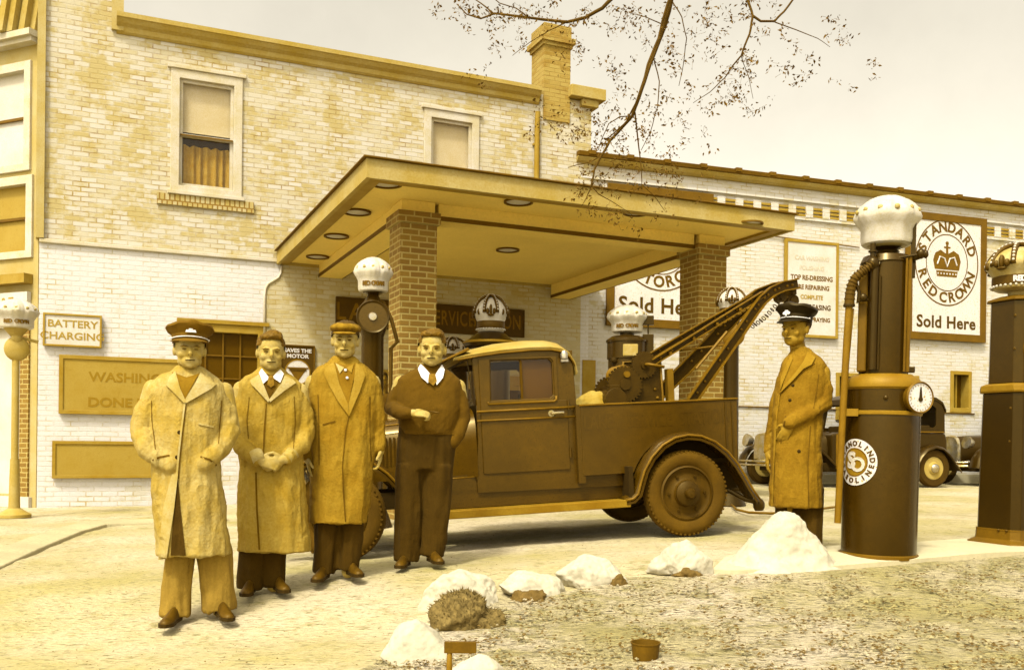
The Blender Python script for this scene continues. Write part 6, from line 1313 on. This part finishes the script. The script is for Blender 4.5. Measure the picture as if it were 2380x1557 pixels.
stone(1235, 1402, 110, 30, 'long brown clay clod right of the weedy clump', 'rock_b', seed=37, name='clay_clod', cat='clod', group=gc, jag=.13)
# weedy clump
p = hit(1068, 1470); b = MB(); s_ = FP/p.y; b.ell((0, .1, .05), (.17, .15, .16), 24, 16); b.ell((.12, .1, .02), (.13, .13, .10), 20, 12)
me = remesh(b, .012, 2, lambda c, n: c+n*(.03*noise.noise(c*14)+.015*noise.noise(c*40))); cl = mkobj('weed_clump', me, 'straw', smooth=False); cl.matrix_world = T(*p); tag(cl, 'matted brown clump of weeds in front of a broad white stone', 'weeds')
bvc = bvh_of(me); b = MB(); rnd = random.Random(5)
for i in range(1500):
    a = rnd.uniform(0, 2*pi); e = rnd.uniform(0, 1.4); d = Vector((cos(a)*cos(e), sin(a)*cos(e), sin(e))); h_ = bvc.ray_cast(Vector((.05, .1, .0))+d*.8, -d)
    if h_[0] is None: continue
    q = h_[0]; t1 = Vector((rnd.uniform(-1, 1), rnd.uniform(-1, 1), rnd.uniform(-.2, 1))).normalized(); L = rnd.uniform(.008, .018); s2 = t1.cross(d).normalized()*rnd.uniform(.0015, .004)
    b.add([q-s2, q+s2, q+t1*L+d*.012], [(0, 1, 2)])
b.build('weed_leaves', 'straw', cl)
p = hit(1043, 1612); t = thing('marker_stake', 'short wooden stake with a flat crosspiece, in front of the weedy clump', 'stake', T(*p)); s_ = FP/p.y
b = MB(); b.tube([(0, 0, -.05), (.002, 0, 118/s_)], [.015, .010], 10); b.build('post', 'pipe', t, smooth=True); b = MB(); b.box(-.02, .11, -.012, .012, 96/s_, 122/s_); b.build('crosspiece', 'tin', t, bevel=.002)
# can
p = hit(1500, 1540); t = thing('tin_can', 'open rusty tin can half sunk in the lawn', 'can', T(*p)); s_ = FP/p.y
b = MB(); b.lathe([(.052, -.02), (.063, .085), (.066, .088), (.066, .094), (.060, .093), (.052, .0), (.001, .0)], n=32); b.build('body', 'tin', t, 'auto'); b = MB(); b.lathe([(.057, .05), (.04, .056), (.001, .058)], n=20, mod=lambda a, z: 1+.04*sin(5*a)); b.build('soil', 'rock_b', t)
# litter of leaves, twigs and pebbles
def litter(name, label, n, area, m, smin, smax, seed, flat=.3, base=.03, dens=None, cat='litter'):
    rn = random.Random(seed); b = MB(); k = 0
    while k < n:
        X = rn.uniform(area[0], area[2]); Y = rn.uniform(area[1], area[3])
        if dens and not dens(X, Y, rn): continue
        p = hit(X, Y); s1 = rn.uniform(smin, smax); a = rn.uniform(0, pi)
        u1 = Vector((cos(a), sin(a), rn.uniform(-flat, flat)))*s1; u2 = Vector((-sin(a), cos(a), rn.uniform(-flat, flat)))*s1*rn.uniform(.25, .8); z = Vector((0, 0, base+rn.uniform(0, s1*.6))); zz_ = Vector((0, 0, s1*rn.uniform(.2, .6)))
        q = p+z; b.add([q-u1, q-u2, q+u1, q+u2, q+zz_], [(0, 1, 4), (1, 2, 4), (2, 3, 4), (3, 0, 4), (3, 2, 1, 0)]); k += 1
    o = b.build(name, m); return tag(o, label, cat, kind='stuff')
def onlawn(X, Y, rn):
    q = np.interp(X, [700, 880, 985, 1010, 1120, 1210, 1330, 1420, 1530, 1640, 1900, 2140, 2400], [1600, 1545, 1490, 1440, 1410, 1400, 1385, 1362, 1355, 1345, 1343, 1322, 1303])
    return Y > q+4 and noise.noise((X*.011, Y*.03, 2))+.25*noise.noise((X*.04, Y*.1, 5)) > rn.uniform(-.35, .45)
litter('leaf_litter', 'scattered dead leaves and clods over the dry lawn', 3600, (860, 1300, 2460, 1590), 'rock_b', .004, .016, 3, dens=onlawn, base=.028)
litter('dead_grass', 'pale dead grass tufts over the dry lawn', 2600, (860, 1300, 2460, 1590), 'lawn', .006, .02, 8, dens=onlawn, base=.028)
litter('pebbles', 'small stones and crumbs scattered over the drive', 1500, (-40, 1230, 2400, 1590), 'rock_b', .002, .008, 4, dens=lambda X, Y, r: not onlawn(X, Y, r) and noise.noise((X*.006, Y*.02, 9)) > r.uniform(-.3, .5), base=.004)
# ------------------------------------------------------------------ overhanging tree
tr = thing('tree', 'tree whose thin leafy branches hang into the top of the picture', 'tree', T(7.5, 4.6, G(7.5, 4.6)))
TI = Vector((7.5, 4.6, G(7.5, 4.6)))
b = MB(); b.tube([(0, 0, -.3), (0, 0, .3), (.05, .1, 2), (-.05, .3, 3.8), (-.3, .8, 5.3), (-.6, 1.4, 6.6), (-.7, 1.8, 8)], [.40, .30, .26, .23, .17, .10, .04], 14); b.build('trunk', 'bark', tr, smooth=True)
DB = 8.0
def bpt(X, Y, D=DB): return W(X, Y, D)-TI
BR = [([(1640, -230), (1590, -110), (1565, -40), (1558, 10), (1545, 60), (1518, 130), (1497, 190), (1480, 240), (1470, 270), (1445, 298), (1418, 328), (1398, 362), (1382, 395), (1372, 440)], 14, 4, 8.0),
 ([(1600, -100), (1562, -20), (1545, 30), (1530, 90), (1506, 150), (1492, 205), (1478, 240), (1455, 285), (1410, 325)], 7, 3, 7.9),
 ([(1476, 262), (1483, 330), (1489, 380), (1492, 440)], 4, 2, 8.0), ([(1518, 130), (1532, 190), (1528, 250), (1510, 310), (1490, 350)], 3, 1.5, 8.1),
 ([(1560, 0), (1585, 40), (1595, 90), (1588, 150), (1578, 200)], 3, 1.5, 8.3), ([(1470, 270), (1440, 272), (1415, 288), (1400, 320), (1390, 350)], 3, 1.5, 7.8),
 ([(1600, -160), (1500, -60), (1440, -20), (1400, 20), (1360, 42), (1318, 52), (1260, 46), (1200, 38), (1150, 32), (1118, 44), (1085, 34), (1062, 10)], 11, 2.5, 8.6),
 ([(1150, 34), (1120, 10), (1090, -10)], 4, 2, 8.6), ([(1230, 42), (1200, 20), (1160, 8), (1130, -20)], 3, 2, 8.5), ([(1318, 52), (1280, 70), (1230, 100), (1190, 130)], 3, 1.2, 8.7),
 ([(1700, -200), (1728, -60), (1738, 0), (1750, 38), (1742, 80), (1722, 130), (1704, 152), (1684, 182)], 8, 2.5, 8.3), ([(1748, 36), (1768, 50), (1800, 50), (1822, 28), (1850, -10), (1870, -60)], 6, 4, 8.3), ([(1800, 52), (1850, 70), (1900, 90), (1930, 110)], 3, 1, 8.4),
 ([(1398, 362), (1370, 378), (1340, 384), (1320, 390)], 3, 1.5, 8.0), ([(1374, 432), (1392, 452), (1425, 470), (1470, 500)], 3, 1.2, 8.0), ([(1492, 430), (1520, 455), (1545, 490)], 2.5, 1, 8.0), ([(1372, 440), (1362, 462), (1352, 480)], 3, 1, 8),
 ([(1684, 182), (1650, 215), (1610, 240)], 2.5, 1.2, 8.3), ([(1722, 130), (1740, 180), (1750, 230)], 2, 1, 8.3), ([(1545, 60), (1500, 40), (1460, 30)], 3, 1.2, 8.1)]
for pts, w0, w1, D in BR:
    n = len(pts); fine_ = []
    for i in range(n-1):
        for k in range(3): t_ = k/3; fine_.append((pts[i][0]*(1-t_)+pts[i+1][0]*t_, pts[i][1]*(1-t_)+pts[i+1][1]*t_))
    fine_.append(pts[-1]); N = len(fine_)
    P_ = [bpt(x+1.5*noise.noise((x*.05, y*.05, 1)), y, D+.25*noise.noise((x*.006, y*.006, D*3))) for x, y in fine_]
    b = MB(); b.tube(P_, [(w0+(w1-w0)*i/(N-1))/2/FP*D for i in range(N)], 7); b.build('branch', 'bark', tr, smooth=True)
# heavy limbs out of frame joining the branches to the trunk
b = MB(); b.tube([(-.05, .3, 3.8), (-1.6, 1.6, 5.0), tuple(bpt(1870, -260, 8.0)), tuple(bpt(1640, -230, 8.0))], [.18, .13, .07, .03], 10); b.tube([tuple(bpt(1870, -260, 8.0)), tuple(bpt(1870, -60, 8.3))], [.05, .01], 8); b.tube([tuple(bpt(1870, -260, 8.0)), tuple(bpt(1700, -200, 8.3))], [.05, .016], 8); b.tube([tuple(bpt(1640, -230, 8)), tuple(bpt(1600, -160, 8.6))], [.03, .02], 8); b.build('limb', 'bark', tr, smooth=True)
CL = [(1100, 25, 110, 38, 150), (1230, 40, 110, 45, 130), (1300, 100, 70, 50, 60), (1180, 105, 80, 45, 60), (1135, 160, 60, 30, 22), (1470, 45, 160, 50, 190), (1560, 110, 100, 60, 120), (1400, 165, 90, 50, 45), (1650, 60, 120, 70, 110), (1780, 40, 140, 50, 100), (1700, 170, 110, 60, 170), (1610, 235, 110, 50, 130), (1740, 245, 60, 35, 70), (1830, 120, 100, 60, 70), (1900, 60, 80, 60, 36), (1490, 300, 90, 55, 110), (1385, 305, 70, 60, 120), (1310, 290, 70, 55, 110), (1250, 262, 40, 40, 26), (1520, 375, 80, 45, 110), (1425, 375, 80, 36, 100), (1620, 320, 60, 40, 36), (1385, 420, 60, 36, 80), (1500, 430, 90, 36, 100), (1350, 465, 50, 45, 50), (1430, 500, 90, 30, 50), (1580, 465, 50, 30, 26), (1985, 90, 90, 60, 30), (1950, 200, 80, 50, 16), (1480, 180, 60, 80, 50), (1540, 510, 60, 30, 16)]
b = MB(); rnd = random.Random(12)
for cx_, cy_, rx_, ry_, n in CL:
    subs = [(cx_+rnd.gauss(0, rx_*.55), cy_+rnd.gauss(0, ry_*.55)) for _ in range(max(3, n//7))]
    for i in range(int(n*1.35)):
        sx, sy = rnd.choice(subs); X = sx+rnd.gauss(0, 9); Y = sy+rnd.gauss(0, 8); D = 8.1+rnd.uniform(-.6, .8)
        q = bpt(X, Y, D); L = rnd.uniform(.018, .044); a = Vector((rnd.uniform(-1, 1), rnd.uniform(-1, 1), rnd.uniform(-1.3, .4))).normalized(); s2 = a.cross(Vector((rnd.uniform(-1, 1), rnd.uniform(-1, 1), rnd.uniform(-1, 1)))).normalized(); wd = L*rnd.uniform(.16, .30); nn_ = a.cross(s2)*L*.12
        b.add([q, q+a*L*.4+s2*wd+nn_, q+a*L, q+a*L*.4-s2*wd+nn_], [(0, 1, 2), (0, 2, 3)])
        if rnd.random() < .25: q2 = bpt(sx, sy, D); b.tube([q, q.lerp(q2, .7)], .0012, 3, cap=False)
b.build('foliage', 'leaf', tr)
